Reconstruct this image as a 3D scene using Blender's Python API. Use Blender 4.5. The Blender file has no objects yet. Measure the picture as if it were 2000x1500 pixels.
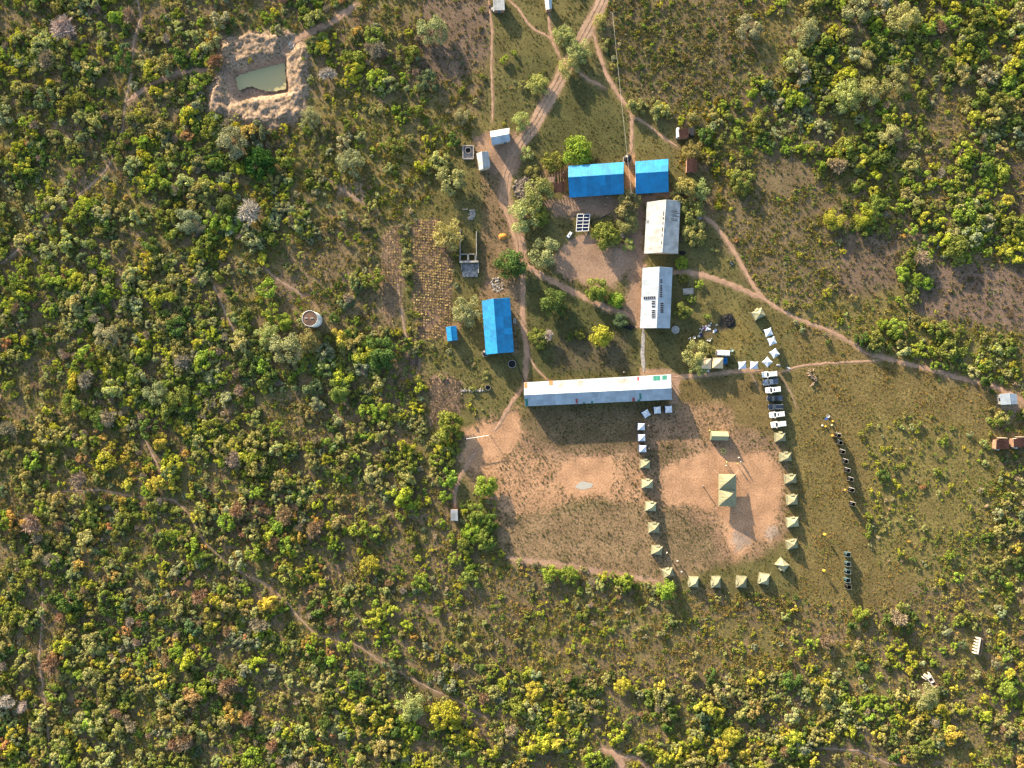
import bpy, bmesh, math, random
import numpy as np
from mathutils import Vector, Matrix

# ------------------------------------------------------------------ camera, sky, sun, exposure
sc = bpy.context.scene
COL = sc.collection
H = 231.0                     # camera height, metres; 6 photo pixels are one metre on the ground
S = 1.0 / 6.0
SUN_EL, SUN_AZ = math.radians(12.5), math.atan2(0.83, -0.55)   # azimuth as math angle from +X

cam_data = bpy.data.cameras.new("camera")
cam_data.sensor_width = 36.0
cam_data.lens = 18.0 / ((1000 * S) / H)
cam_data.clip_end = 6000
cam = bpy.data.objects.new("camera", cam_data)
cam.location = (0, 0, H)
COL.objects.link(cam)
sc.camera = cam

world = bpy.data.worlds.new("World")
sc.world = world
world.use_nodes = True
wn = world.node_tree
for n in list(wn.nodes):
    wn.nodes.remove(n)
sky = wn.nodes.new("ShaderNodeTexSky")
sky.sky_type = 'NISHITA'
sky.sun_disc = False
sky.sun_elevation = SUN_EL
sky.sun_rotation = math.pi / 2 - SUN_AZ
sky.air_density = 1.0
sky.dust_density = 1.5
sky.ozone_density = 1.0
bg = wn.nodes.new("ShaderNodeBackground")
bg.inputs[1].default_value = 0.118
wo = wn.nodes.new("ShaderNodeOutputWorld")
wn.links.new(sky.outputs[0], bg.inputs[0])
wn.links.new(bg.outputs[0], wo.inputs[0])

sun_data = bpy.data.lights.new("sun", 'SUN')
sun_data.energy = 5.0
sun_data.angle = math.radians(0.6)
sun_data.color = (1.0, 0.83, 0.60)
sun = bpy.data.objects.new("sun", sun_data)
sd = Vector((math.cos(SUN_AZ) * math.cos(SUN_EL), math.sin(SUN_AZ) * math.cos(SUN_EL), math.sin(SUN_EL)))
sun.rotation_euler = sd.to_track_quat('Z', 'Y').to_euler()
COL.objects.link(sun)

sc.view_settings.view_transform = 'Standard'
sc.view_settings.look = 'None'
sc.view_settings.gamma = 1.0
sc.view_settings.use_curve_mapping = False
sc.view_settings.exposure = 1.88
sc.cycles.max_bounces = 5
sc.cycles.diffuse_bounces = 3
sc.cycles.transparent_max_bounces = 4

RNG = np.random.default_rng(7)
random.seed(7)

# ------------------------------------------------------------------ helpers
def P(px, py, z=0.0):
    """photo pixel seen at height z -> world point"""
    k = S * (1 - z / H)
    return Vector(((px - 1000) * k, (750 - py) * k, z))

def smooth(a, b, x):
    t = np.clip((x - a) / (b - a), 0, 1)
    return t * t * (3 - 2 * t)

_NT = RNG.random((12, 256, 256)).astype(np.float32)
def vnoise(x, y, scale, k=0):
    x = np.asarray(x, dtype=np.float64) * scale + 37.1 * k
    y = np.asarray(y, dtype=np.float64) * scale + 11.7 * k
    xi, yi = np.floor(x).astype(int), np.floor(y).astype(int)
    fx, fy = x - xi, y - yi
    fx, fy = fx * fx * (3 - 2 * fx), fy * fy * (3 - 2 * fy)
    t = _NT[k % 12]
    a, b = t[yi & 255, xi & 255], t[yi & 255, (xi + 1) & 255]
    c, d = t[(yi + 1) & 255, xi & 255], t[(yi + 1) & 255, (xi + 1) & 255]
    return (a * (1 - fx) + b * fx) * (1 - fy) + (c * (1 - fx) + d * fx) * fy
def fbm(x, y, scale, k=0, o=4):
    s, a, n = 0, 1.0, 0
    for i in range(o):
        s = s + a * vnoise(x, y, scale * 2 ** i, k + i)
        n += a
        a *= 0.55
    return s / n

def seg_dist(x, y, a, b):
    ax, ay = a; bx, by = b
    dx, dy = bx - ax, by - ay
    t = np.clip(((x - ax) * dx + (y - ay) * dy) / max(dx * dx + dy * dy, 1e-9), 0, 1)
    return np.hypot(x - ax - t * dx, y - ay - t * dy)
def poly_sd(x, y, poly):
    """signed distance in pixels, positive inside"""
    d = np.full(x.shape, 1e9)
    ins = np.zeros(x.shape, bool)
    n = len(poly)
    for i in range(n):
        a, b = poly[i], poly[(i + 1) % n]
        d = np.minimum(d, seg_dist(x, y, a, b))
        c = ((a[1] > y) != (b[1] > y))
        with np.errstate(divide='ignore', invalid='ignore'):
            xi = (b[0] - a[0]) * (y - a[1]) / ((b[1] - a[1]) or 1e-9) + a[0]
        ins ^= c & (x < xi)
    return np.where(ins, d, -d)
def poly_mask(x, y, poly, w=4.0):
    q = np.array(poly, float)
    x0, y0 = q.min(0) - 3 * w; x1, y1 = q.max(0) + 3 * w
    m = np.zeros(x.shape)
    sel = (x > x0) & (x < x1) & (y > y0) & (y < y1)
    if sel.any():
        m[sel] = smooth(-w, w, poly_sd(x[sel], y[sel], poly))
    return m
def line_mask(x, y, pts, width, w=2.5):
    q = np.array(pts, float)
    x0, y0 = q.min(0) - width - 3 * w; x1, y1 = q.max(0) + width + 3 * w
    m = np.zeros(x.shape)
    sel = (x > x0) & (x < x1) & (y > y0) & (y < y1)
    if sel.any():
        xs, ys = x[sel], y[sel]
        d = np.full(xs.shape, 1e9)
        for i in range(len(pts) - 1):
            d = np.minimum(d, seg_dist(xs, ys, pts[i], pts[i + 1]))
        m[sel] = 1 - smooth(width / 2 - w, width / 2 + w, d)
    return m

class MB:
    """collects polygons for one mesh"""
    def __init__(s):
        s.v, s.f, s.m = [], [], []
    def poly(s, pts, mi=0):
        b = len(s.v)
        s.v += [tuple(p) for p in pts]
        s.f.append(tuple(range(b, b + len(pts))))
        s.m.append(mi)
    def box(s, c, d, rz=0.0, mi=0, taper=1.0, M=None):
        cx, cy, cz = c; dx, dy, dz = d[0] / 2, d[1] / 2, d[2] / 2
        ca, sa = math.cos(rz), math.sin(rz)
        b = len(s.v)
        for k in (-1, 1):
            t = taper if k > 0 else 1.0
            for i, j in ((-1, -1), (1, -1), (1, 1), (-1, 1)):
                x, y = i * dx * t, j * dy * t
                p = (cx + x * ca - y * sa, cy + x * sa + y * ca, cz + k * dz)
                s.v.append(p if M is None else tuple(M @ Vector(p)))
        for f in ((3, 2, 1, 0), (4, 5, 6, 7), (0, 1, 5, 4), (1, 2, 6, 5), (2, 3, 7, 6), (3, 0, 4, 7)):
            s.f.append(tuple(b + i for i in f)); s.m.append(mi)
    def tube(s, pts, radii, n=6, mi=0, cap=True):
        pts = [Vector(p) for p in pts]
        if not hasattr(radii, '__len__'):
            radii = [radii] * len(pts)
        rings = []
        for i, p in enumerate(pts):
            t = (pts[min(i + 1, len(pts) - 1)] - pts[max(i - 1, 0)])
            if t.length < 1e-6: t = Vector((0, 0, 1))
            t.normalize()
            u = t.cross(Vector((0, 0, 1)))
            if u.length < 1e-3: u = t.cross(Vector((1, 0, 0)))
            u.normalize(); w = t.cross(u)
            b = len(s.v)
            for k in range(n):
                a = 2 * math.pi * k / n
                s.v.append(tuple(p + (u * math.cos(a) + w * math.sin(a)) * radii[i]))
            rings.append(b)
        for r0, r1 in zip(rings, rings[1:]):
            for k in range(n):
                s.f.append((r0 + k, r0 + (k + 1) % n, r1 + (k + 1) % n, r1 + k)); s.m.append(mi)
        if cap:
            s.f.append(tuple(rings[0] + k for k in reversed(range(n)))); s.m.append(mi)
            s.f.append(tuple(rings[-1] + k for k in range(n))); s.m.append(mi)
    def lathe(s, prof, n=20, c=(0, 0, 0), mi=0, sx=1.0, sy=1.0):
        """prof: list of (r,z); closed ends where r == 0"""
        rings = []
        for r, z in prof:
            b = len(s.v)
            if r < 1e-6:
                s.v.append((c[0], c[1], c[2] + z)); rings.append((b, 1))
            else:
                for k in range(n):
                    a = 2 * math.pi * k / n
                    s.v.append((c[0] + r * sx * math.cos(a), c[1] + r * sy * math.sin(a), c[2] + z))
                rings.append((b, n))
        for (a, na), (b, nb) in zip(rings, rings[1:]):
            for k in range(n):
                k2 = (k + 1) % n
                if na == 1 and nb == 1: continue
                if na == 1: s.f.append((a, b + k, b + k2))
                elif nb == 1: s.f.append((a + k, a + k2, b))
                else: s.f.append((a + k, a + k2, b + k2, b + k))
                s.m.append(mi)
    def loft(s, secs, mi=0, caps=True):
        """secs: list of point rings with equal count"""
        n = len(secs[0]); base = []
        for r in secs:
            base.append(len(s.v)); s.v += [tuple(p) for p in r]
        for a, b in zip(base, base[1:]):
            for k in range(n):
                s.f.append((a + k, a + (k + 1) % n, b + (k + 1) % n, b + k)); s.m.append(mi)
        if caps:
            s.f.append(tuple(base[0] + k for k in reversed(range(n)))); s.m.append(mi)
            s.f.append(tuple(base[-1] + k for k in range(n))); s.m.append(mi)
    def mesh(s, name, mats, smooth_=False):
        me = bpy.data.meshes.new(name)
        me.from_pydata(s.v, [], s.f)
        for m in (mats if isinstance(mats, (list, tuple)) else [mats]):
            me.materials.append(m)
        me.polygons.foreach_set('material_index', s.m)
        if smooth_:
            me.polygons.foreach_set('use_smooth', [True] * len(s.f))
        me.update()
        return me
    def obj(s, name, mats, parent=None, loc=None, smooth_=False):
        return link(name, s.mesh(name, mats, smooth_), parent, loc)

def link(name, me, parent=None, loc=None, rz=None):
    o = bpy.data.objects.new(name, me)
    COL.objects.link(o)
    if parent is not None: o.parent = parent
    if loc is not None: o.location = loc
    if rz is not None: o.rotation_euler = (0, 0, rz)
    return o
def tag(o, label, cat, group=None):
    o['label'] = label; o['category'] = cat
    if group: o['group'] = group
    return o
def thing(name, label, cat, loc=(0, 0, 0), rz=0.0, group=None):
    return tag(link(name, None, None, loc, rz), label, cat, group)
def structure(o):
    o['kind'] = 'structure'; return o
def stuff(o, label, cat):
    o['kind'] = 'stuff'; o['label'] = label; o['category'] = cat; return o
def copy_tree(o, parent=None):
    c = o.copy(); COL.objects.link(c); c.parent = parent
    for ch in list(o.children):
        copy_tree(ch, c)
    return c

# ------------------------------------------------------------------ materials
def new_mat(name):
    m = bpy.data.materials.new(name); m.use_nodes = True
    nt = m.node_tree
    for n in list(nt.nodes): nt.nodes.remove(n)
    out = nt.nodes.new("ShaderNodeOutputMaterial")
    return m, nt, out
def N(nt, typ, **kw):
    n = nt.nodes.new(typ)
    for k, v in kw.items(): setattr(n, k, v)
    return n
_mats = {}
def pm(name, col, rough=0.7, metal=0.0, var=0.18, scale=1.2, dirt=None, bump=0.0, spec=0.4, objvar=0.0):
    """painted / plain surface with procedural blotches and wear"""
    if name in _mats: return _mats[name]
    m, nt, out = new_mat(name)
    b = N(nt, "ShaderNodeBsdfPrincipled")
    b.inputs['Roughness'].default_value = rough
    b.inputs['Metallic'].default_value = metal
    b.inputs['Specular IOR Level'].default_value = spec
    tc = N(nt, "ShaderNodeNewGeometry")
    nz = N(nt, "ShaderNodeTexNoise"); nz.inputs['Scale'].default_value = scale
    nz.inputs['Detail'].default_value = 6; nz.inputs['Roughness'].default_value = 0.65
    nt.links.new(tc.outputs['Position'], nz.inputs['Vector'])
    rp = N(nt, "ShaderNodeValToRGB")
    d = dirt if dirt else tuple(c * (1 - 1.6 * var) for c in col)
    rp.color_ramp.elements[0].position = 0.30; rp.color_ramp.elements[0].color = (*d, 1)
    rp.color_ramp.elements[1].position = 0.62; rp.color_ramp.elements[1].color = (*tuple(min(1, c * (1 + var * 0.4)) for c in col), 1)
    nt.links.new(nz.outputs[0], rp.inputs[0])
    last = rp.outputs[0]
    if objvar:
        oi = N(nt, "ShaderNodeObjectInfo")
        mr = N(nt, "ShaderNodeMapRange"); mr.inputs[3].default_value = 1 - objvar; mr.inputs[4].default_value = 1 + objvar * 0.6
        nt.links.new(oi.outputs['Random'], mr.inputs[0])
        mx = N(nt, "ShaderNodeVectorMath", operation='SCALE')
        nt.links.new(last, mx.inputs[0]); nt.links.new(mr.outputs[0], mx.inputs['Scale'])
        last = mx.outputs[0]
    nt.links.new(last, b.inputs['Base Color'])
    if bump:
        bp = N(nt, "ShaderNodeBump"); bp.inputs['Strength'].default_value = 0.6; bp.inputs['Distance'].default_value = bump
        nt.links.new(nz.outputs[0], bp.inputs['Height']); nt.links.new(bp.outputs[0], b.inputs['Normal'])
    nt.links.new(b.outputs[0], out.inputs[0])
    _mats[name] = m
    return m

def foliage_mat(name, gain=1.0, trans=0.28):
    m, nt, out = new_mat(name)
    at = N(nt, "ShaderNodeAttribute", attribute_type='INSTANCER', attribute_name='tint')
    lv = N(nt, "ShaderNodeAttribute", attribute_type='GEOMETRY', attribute_name='lv')
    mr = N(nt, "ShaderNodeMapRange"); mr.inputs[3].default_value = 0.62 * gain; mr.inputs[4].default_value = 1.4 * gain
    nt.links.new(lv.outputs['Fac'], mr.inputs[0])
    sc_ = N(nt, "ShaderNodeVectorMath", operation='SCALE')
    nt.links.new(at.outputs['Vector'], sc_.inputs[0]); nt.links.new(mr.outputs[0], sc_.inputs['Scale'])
    df = N(nt, "ShaderNodeBsdfDiffuse"); tr = N(nt, "ShaderNodeBsdfTranslucent")
    nt.links.new(sc_.outputs[0], df.inputs[0])
    tw = N(nt, "ShaderNodeVectorMath", operation='MULTIPLY'); tw.inputs[1].default_value = (1.25, 1.2, 0.6)
    nt.links.new(sc_.outputs[0], tw.inputs[0]); nt.links.new(tw.outputs[0], tr.inputs[0])
    mx = N(nt, "ShaderNodeMixShader"); mx.inputs[0].default_value = trans
    nt.links.new(df.outputs[0], mx.inputs[1]); nt.links.new(tr.outputs[0], mx.inputs[2])
    nt.links.new(mx.outputs[0], out.inputs[0])
    return m
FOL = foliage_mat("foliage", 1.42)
TWIG = foliage_mat("dry_twigs", trans=0.05)
BARK = pm("bark", (0.13, 0.10, 0.075), 0.9, bump=0.02, scale=4)
WEED = foliage_mat("weeds", trans=0.2)

# ------------------------------------------------------------------ site plan, in photo pixels
ROAD = [(1184, -16), (1166, 22), (1136, 80), (1106, 130), (1076, 185), (1046, 238), (1020, 275), (1003, 305)]
DRIVE = [(1003, 300), (988, 345), (985, 385), (1000, 425), (1014, 470), (1020, 512)]
PATHS = [  # (points, width px)
    ([(1020, 505), (1020, 560), (1021, 620), (1028, 680), (1026, 748)], 10),
    ([(954, -10), (961, 60), (960, 130), (962, 190), (962, 240)], 4.5),
    ([(988, -5), (1015, 20), (1030, 45), (1050, 62), (1070, 70), (1082, 86)], 4.5),
    ([(1072, 24), (1073, 55), (1082, 88), (1096, 116)], 6),
    ([(1158, 62), (1168, 95), (1183, 142), (1204, 180), (1234, 222), (1234, 262), (1233, 300)], 7),
    ([(1125, 136), (1150, 156), (1184, 172)], 6),
    ([(1234, 224), (1268, 246), (1300, 272), (1326, 288)], 5),
    ([(1372, 420), (1395, 438), (1425, 475), (1450, 520), (1470, 555), (1490, 582), (1520, 603), (1560, 624), (1620, 646), (1660, 668), (1692, 690)], 7),
    ([(1308, 531), (1350, 532), (1400, 545), (1450, 565), (1490, 584)], 10),
    ([(1690, 689), (1730, 700), (1800, 717), (1870, 737), (1930, 750), (1990, 778), (2030, 800)], 9),
    ([(1314, 737), (1380, 732), (1450, 724), (1486, 724)], 8),
    ([(1522, 729), (1560, 716), (1600, 710), (1650, 708), (1722, 703)], 5),
    ([(1030, 690), (1046, 720), (1074, 746)], 4),
    ([(1022, 756), (1002, 782), (984, 812), (966, 842)], 8),
    ([(1026, 516), (1060, 540), (1100, 560), (1150, 585), (1190, 604), (1236, 618)], 11),
    ([(889, 994), (888, 962), (899, 930), (918, 900), (932, 878)], 7),
    ([(268, -8), (275, 35), (262, 75), (255, 150), (243, 210), (240, 250), (228, 296), (205, 335), (170, 370), (110, 410), (70, 440), (45, 480), (-8, 525)], 5),
    ([(432, 134), (405, 136), (350, 141), (300, 160), (262, 188), (248, 200)], 9),
    ([(556, 98), (600, 64), (650, 42), (696, 8)], 13),
    ([(88, 972), (110, 960), (200, 957), (260, 970), (340, 976), (365, 1000), (385, 1035), (400, 1060), (440, 1095), (480, 1124), (520, 1140), (560, 1176), (580, 1202), (620, 1242), (660, 1247), (700, 1262), (740, 1290), (790, 1318), (850, 1350), (900, 1372), (950, 1402)], 3.6),
    ([(265, 812), (290, 872), (306, 905), (322, 942), (346, 976)], 4),
    ([(1176, 1462), (1206, 1476), (1218, 1512)], 13),
    ([(1206, 1478), (1240, 1479), (1276, 1506)], 7),
    ([(408, 535), (440, 610), (464, 662)], 4),
    ([(512, 520), (540, 545), (594, 578)], 6),
    ([(640, 350), (690, 385), (740, 414)], 4),
    ([(776, 545), (790, 640), (800, 700)], 6),
    ([(1590, 1460), (1680, 1466), (1730, 1490), (1780, 1498)], 5),
    ([(1524, 732), (1534, 748), (1547, 772), (1556, 800)], 3.5), ([(1466, 728), (1474, 742), (1484, 762)], 2.5),
    ([(80, 1130), (84, 1190), (76, 1290), (92, 1400), (98, 1500)], 4),
]
PAVED = [(1256, 640), (1255, 680), (1257, 728)]

POND_OUT = [(424, 78), (500, 60), (560, 54), (604, 90), (606, 170), (592, 232), (520, 254), (452, 238), (405, 216), (408, 168), (428, 132), (424, 100)]
POND_PIT = [(436, 142), (455, 130), (556, 107), (564, 180), (540, 186), (446, 201)]
POND_FLOOR = [(459, 146), (477, 140), (556, 120), (558, 174), (520, 180), (468, 186)]

# ground relief: the dug pond with its spoil banks, flat elsewhere
def ground_z(px, py):
    px = np.atleast_1d(np.asarray(px, float)); py = np.atleast_1d(np.asarray(py, float))
    z = np.zeros(px.shape)
    sel = (px > 370) & (px < 640) & (py > 20) & (py < 290)
    if sel.any():
        x, y = px[sel], py[sel]
        n1 = fbm(x, y, 1 / 14, 1, 4)
        xo = x + (fbm(x, y, 1 / 16, 3, 3) - 0.5) * 24; yo = y + (fbm(x, y, 1 / 16, 6, 3) - 0.5) * 24
        so = poly_sd(xo, yo, POND_OUT)
        si = poly_sd(x + (xo - x) * 0.3, y + (yo - y) * 0.3, POND_PIT)
        bank = smooth(-5, 16, so) * (0.45 + 1.2 * (n1 - 0.3)) * smooth(-1, 10, -si)
        bank *= 1 + 0.5 * np.exp(-((so - 16) / 8.0) ** 2)
        sf = poly_sd(x, y, POND_FLOOR)
        pit = -2.3 * smooth(-14, 2, sf)
        ramp = line_mask(x, y, [(556, 98), (600, 64), (650, 42)], 26, 8)
        ramp = np.maximum(ramp, line_mask(x, y, [(440, 138), (395, 138), (330, 148)], 18, 7))
        zz = np.where(si > 0, np.minimum(pit, 0.0) , bank * (1 - 0.85 * ramp))
        zz += (fbm(x, y, 1 / 3.6, 5, 3) - 0.5) * 0.5 * smooth(-3, 6, so) * (si < 4)
        z[sel] = zz
    return z
def gz(px, py):
    return float(ground_z(px, py)[0])

# soil colours (albedo)
C_SCRUB = np.array((0.150, 0.106, 0.060)); C_GRASS = np.array((0.118, 0.102, 0.038)); C_DRY = np.array((0.215, 0.150, 0.060))
C_SAND = np.array((0.400, 0.228, 0.128)); C_PINK = np.array((0.300, 0.190, 0.130)); C_LAWN = np.array((0.072, 0.073, 0.027))
C_FIELD = np.array((0.158, 0.106, 0.083)); C_BANK = np.array((0.42, 0.295, 0.215)); C_ASH = np.array((0.02, 0.02, 0.022))
C_PATH = np.array((0.37, 0.232, 0.152)); C_WEED = np.array((0.170, 0.140, 0.046)); C_RUST = np.array((0.19, 0.115, 0.07)); C_ROAD = np.array((0.36, 0.26, 0.19))
C_YEL = np.array((0.24, 0.175, 0.05)); C_GREY = np.array((0.30, 0.27, 0.24))

COMPOUND = [(955, -40), (1190, -40), (1172, 60), (1220, 195), (1325, 250), (1318, 330), (1392, 345), (1400, 430), (1470, 560), (1545, 620), (1570, 720), (1620, 800), (1680, 1000), (1690, 1180), (1560, 1165), (1440, 1158), (1290, 1150), (1150, 1112), (985, 1090), (962, 1020), (885, 1010), (880, 920), (905, 845), (830, 845), (825, 650), (790, 650), (738, 630), (735, 440), (800, 425), (850, 360), (880, 320), (935, 240), (950, 120)]
RIGHT_GRASS = [(1480, 620), (1640, 660), (1760, 710), (1960, 770), (1940, 900), (1900, 1000), (1830, 1090), (1760, 1170), (1680, 1190), (1560, 1165), (1540, 1000), (1550, 840), (1545, 730)]
CROP_A = [(805, 430), (858, 425), (884, 470), (886, 520), (880, 640), (850, 668), (812, 660), (806, 560)]
CROP_B = [(743, 470), (765, 440), (785, 440), (786, 560), (788, 600), (762, 640), (744, 600)]
CROP_C = [(834, 742), (868, 726), (906, 745), (905, 800), (880, 830), (838, 832)]
CROP_D = [(795, 680), (822, 684), (820, 716), (796, 714)]

GROUND_COLOURS = [   # polygon, colour, strength, edge softness (px), speckle 0..1
    (COMPOUND, C_GRASS, 1.0, 14, 0.25),
    (RIGHT_GRASS, np.array((0.185, 0.138, 0.050)), 0.9, 34, 0.55),
    ([(1690, 810), (1830, 810), (1960, 860), (1960, 1110), (1830, 1150), (1700, 1100)], C_WEED * 1.1, 0.7, 30, 0.45),
    ([(1480, 600), (1640, 645), (1990, 750), (1990, 640), (1760, 600), (1600, 560), (1500, 520)], C_WEED, 0.8, 20, 0.35),
    ([(650, 240), (900, 200), (960, 240), (880, 330), (800, 420), (640, 420)], C_WEED, 0.6, 30, 0.35),
    ([(820, -20), (950, -20), (955, 110), (900, 165), (820, 150)], C_FIELD, 0.9, 12, 0.45),
    ([(1190, 20), (1340, 10), (1430, 120), (1400, 200), (1290, 190), (1220, 150)], np.array((0.125, 0.095, 0.055)), 0.85, 22, 0.5),
    ([(1480, 290), (1560, 300), (1640, 370), (1630, 560), (1560, 610), (1500, 560), (1410, 480), (1440, 380)], np.array((0.160, 0.115, 0.070)), 0.85, 16, 0.5),
    ([(1620, 430), (1760, 440), (1750, 560), (1640, 580)], C_FIELD, 0.8, 14, 0.45),
    ([(1790, 530), (1900, 512), (2040, 540), (2040, 650), (1900, 640), (1785, 610)], C_FIELD * 1.05, 0.95, 9, 0.4),
    ([(1965, 310), (2040, 280), (2040, 430), (1975, 420)], C_FIELD * 0.5, 0.9, 8, 0.3),
    ([(1650, 340), (1700, 350), (1690, 400), (1650, 400)], C_PINK, 0.6, 12, 0.3),
    ([(655, 355), (718, 350), (720, 392), (660, 395)], C_PINK, 0.8, 9, 0.3),
    ([(510, 520), (540, 530), (600, 570), (580, 600), (520, 560)], C_FIELD, 0.7, 10, 0.3),
    ([(640, 560), (760, 520), (780, 640), (640, 650)], C_SCRUB * 1.3, 0.6, 25, 0.35),
    ([(1030, 520), (1240, 600), (1240, 735), (1040, 740)], C_LAWN, 1.0, 10, 0.25),
    ([(1090, 660), (1230, 655), (1235, 720), (1080, 725)], C_FIELD * 0.8, 0.45, 18, 0.35),
    ([(1040, 310), (1075, 215), (1120, 145), (1175, 170), (1230, 235), (1228, 295), (1180, 316), (1110, 322)], C_LAWN, 0.9, 10, 0.25),
    ([(1000, 110), (1060, 100), (1090, 125), (1040, 225), (985, 250), (970, 180)], C_LAWN, 0.7, 14, 0.35),
    ([(1330, 560), (1480, 590), (1560, 650), (1550, 715), (1320, 730), (1325, 640)], C_GRASS, 0.9, 12, 0.3),
    ([(1390, 610), (1440, 600), (1470, 660), (1430, 700), (1400, 660)], C_YEL, 0.45, 22, 0.35),
    ([(1320, 740), (1500, 735), (1520, 850), (1420, 850), (1330, 880), (1260, 800)], C_DRY * 0.75, 0.85, 12, 0.4),
    ([(905, 840), (968, 815), (1010, 800), (1035, 845), (1100, 872), (1235, 868), (1262, 815), (1340, 785), (1422, 795), (1445, 835), (1520, 862), (1542, 940), (1532, 1060), (1450, 1095), (1400, 1105), (1290, 1140), (1150, 1110), (985, 1088), (960, 1000), (898, 905)], np.array((0.305, 0.180, 0.112)), 0.88, 20, 0.34),
    ([(1030, 800), (1250, 795), (1265, 870), (1180, 892), (1040, 868)], C_PINK * 0.55, 0.75, 24, 0.62),
    ([(1262, 880), (1335, 850), (1345, 900), (1300, 915), (1265, 905)], C_PINK * 0.5, 0.7, 16, 0.7),
    ([(1270, 990), (1330, 985), (1390, 1030), (1410, 1090), (1330, 1110), (1290, 1060)], C_PINK * 0.6, 0.7, 16, 0.65),
    ([(1080, 975), (1150, 968), (1190, 985), (1150, 1005), (1090, 1000)], C_LAWN * 1.3, 0.65, 12, 0.5),
    ([(1445, 840), (1500, 855), (1510, 880), (1440, 900)], C_PINK * 0.62, 0.6, 16, 0.55),
    ([(975, 1000), (1090, 960), (1270, 985), (1380, 1040), (1400, 1100), (1290, 1140), (1150, 1110), (985, 1085)], np.array((0.225, 0.158, 0.085)), 0.6, 24, 0.5),
    ([(905, 840), (968, 822), (1008, 800), (1022, 838), (1008, 870), (985, 890), (960, 935), (900, 900)], C_SAND, 0.9, 12, 0.06),
    ([(945, 905), (1010, 880), (1100, 905), (1220, 900), (1270, 925), (1262, 985), (1150, 975), (1050, 1000), (985, 1010), (968, 985)], C_SAND, 0.85, 18, 0.22),
    ([(1095, 905), (1125, 885), (1190, 890), (1200, 930), (1190, 965), (1110, 968), (1080, 930)], C_SAND * 1.05, 0.85, 10, 0.03),
    ([(1285, 920), (1330, 895), (1400, 870), (1430, 880), (1500, 880), (1532, 930), (1520, 1000), (1510, 1055), (1470, 1060), (1440, 1098), (1418, 1060), (1402, 1000), (1330, 985), (1300, 990)], C_SAND, 0.88, 15, 0.08),
    ([(1350, 790), (1420, 800), (1425, 850), (1370, 855)], C_SAND * 0.85, 0.6, 20, 0.3),  # sunlit triangle between shadows, painted into the soil as paler sand
    ([(1430, 1044), (1440, 1034), (1454, 1040), (1462, 1054), (1455, 1068), (1440, 1072), (1429, 1060)], C_GREY * 0.75, 0.6, 7, 0.0),
    ([(1490, 1036), (1505, 1028), (1518, 1032), (1524, 1044), (1512, 1056), (1498, 1054)], C_GREY, 0.5, 7, 0.0),
    ([(1080, 502), (1110, 470), (1150, 455), (1205, 480), (1255, 470), (1262, 520), (1252, 640), (1222, 615), (1226, 530), (1200, 556), (1140, 556), (1090, 532)], C_PINK, 0.9, 9, 0.12),
    ([(1225, 300), (1241, 300), (1241, 380), (1218, 380), (1218, 320)], C_SAND * 0.85, 0.9, 4, 0.0),
    ([(1065, 318), (1110, 322), (1110, 345), (1060, 345)], C_RUST * 1.5, 0.7, 6, 0.1),
    ([(1100, 380), (1218, 378), (1310, 372), (1330, 384), (1260, 396), (1255, 500), (1240, 500), (1205, 420), (1080, 425), (1060, 400)], C_PINK * 0.9, 0.9, 7, 0.08),
    ([(1310, 372), (1395, 360), (1400, 430), (1370, 440), (1330, 400)], C_RUST, 0.7, 14, 0.3),
    ([(925, 260), (1010, 255), (1018, 320), (1005, 345), (968, 345), (935, 330)], C_PINK * 0.85, 0.9, 8, 0.1),
    ([(940, 340), (985, 345), (990, 410), (1012, 470), (1016, 520), (960, 560), (940, 560), (945, 440)], C_RUST * 1.15, 0.75, 14, 0.3),
    ([(940, 545), (1015, 540), (1015, 600), (1012, 690), (1002, 690), (996, 582), (940, 590)], C_PINK * 0.8, 0.7, 9, 0.2),
    ([(866, 628), (897, 630), (898, 672), (868, 672)], C_RUST * 1.6, 0.7, 7, 0.1),
    ([(1310, 725), (1328, 735), (1326, 790), (1308, 790)], C_PINK, 0.9, 4, 0.05),
    ([(1250, 720), (1312, 722), (1312, 735), (1250, 736)], C_PATH * 0.9, 0.8, 4, 0.0),
    (CROP_A, np.array((0.165, 0.104, 0.070)), 0.97, 5, 0.12), (CROP_B, C_PINK * 0.75, 0.9, 6, 0.2), (CROP_C, C_PINK * 0.85, 0.95, 6, 0.15), (CROP_D, C_FIELD * 1.1, 0.9, 4, 0.3),
    (POND_OUT, C_BANK * 0.72, 1.0, 9, 0.45),
    (POND_PIT, C_PINK, 0.6, 4, 0.05),
    ([(1406, 614), (1432, 610), (1440, 634), (1418, 645), (1400, 648)], C_ASH, 0.9, 5, 0.0),
    ([(1365, 640), (1395, 632), (1400, 650), (1370, 662)], C_SCRUB * 0.7, 0.8, 5, 0.0),
    ([(1010, 350), (1050, 338), (1056, 395), (1018, 398), (1002, 375)], C_SCRUB, 0.9, 5, 0.3),
    ([(518, 345), (552, 350), (545, 385), (522, 388)], C_ASH * 2, 0.45, 6, 0.4),
    ([(1285, 1128), (1310, 1125), (1300, 1160), (1265, 1160)], C_PINK, 0.7, 6, 0.1),
    ([(1350, 1150), (1420, 1148), (1415, 1215), (1365, 1200)], C_PINK * 0.8, 0.5, 10, 0.3),
    ([(985, 1085), (1120, 1100), (1290, 1132), (1290, 1142), (1120, 1116), (990, 1094)], C_PINK * 1.15, 0.85, 5, 0.05),
    ([(1795, 1340), (1830, 1340), (1835, 1362), (1800, 1362)], C_PATH, 0.7, 7, 0.0),
    ([(1948, 790), (1995, 770), (1998, 800), (1960, 830)], C_PATH, 0.7, 8, 0.1),
]
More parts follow.
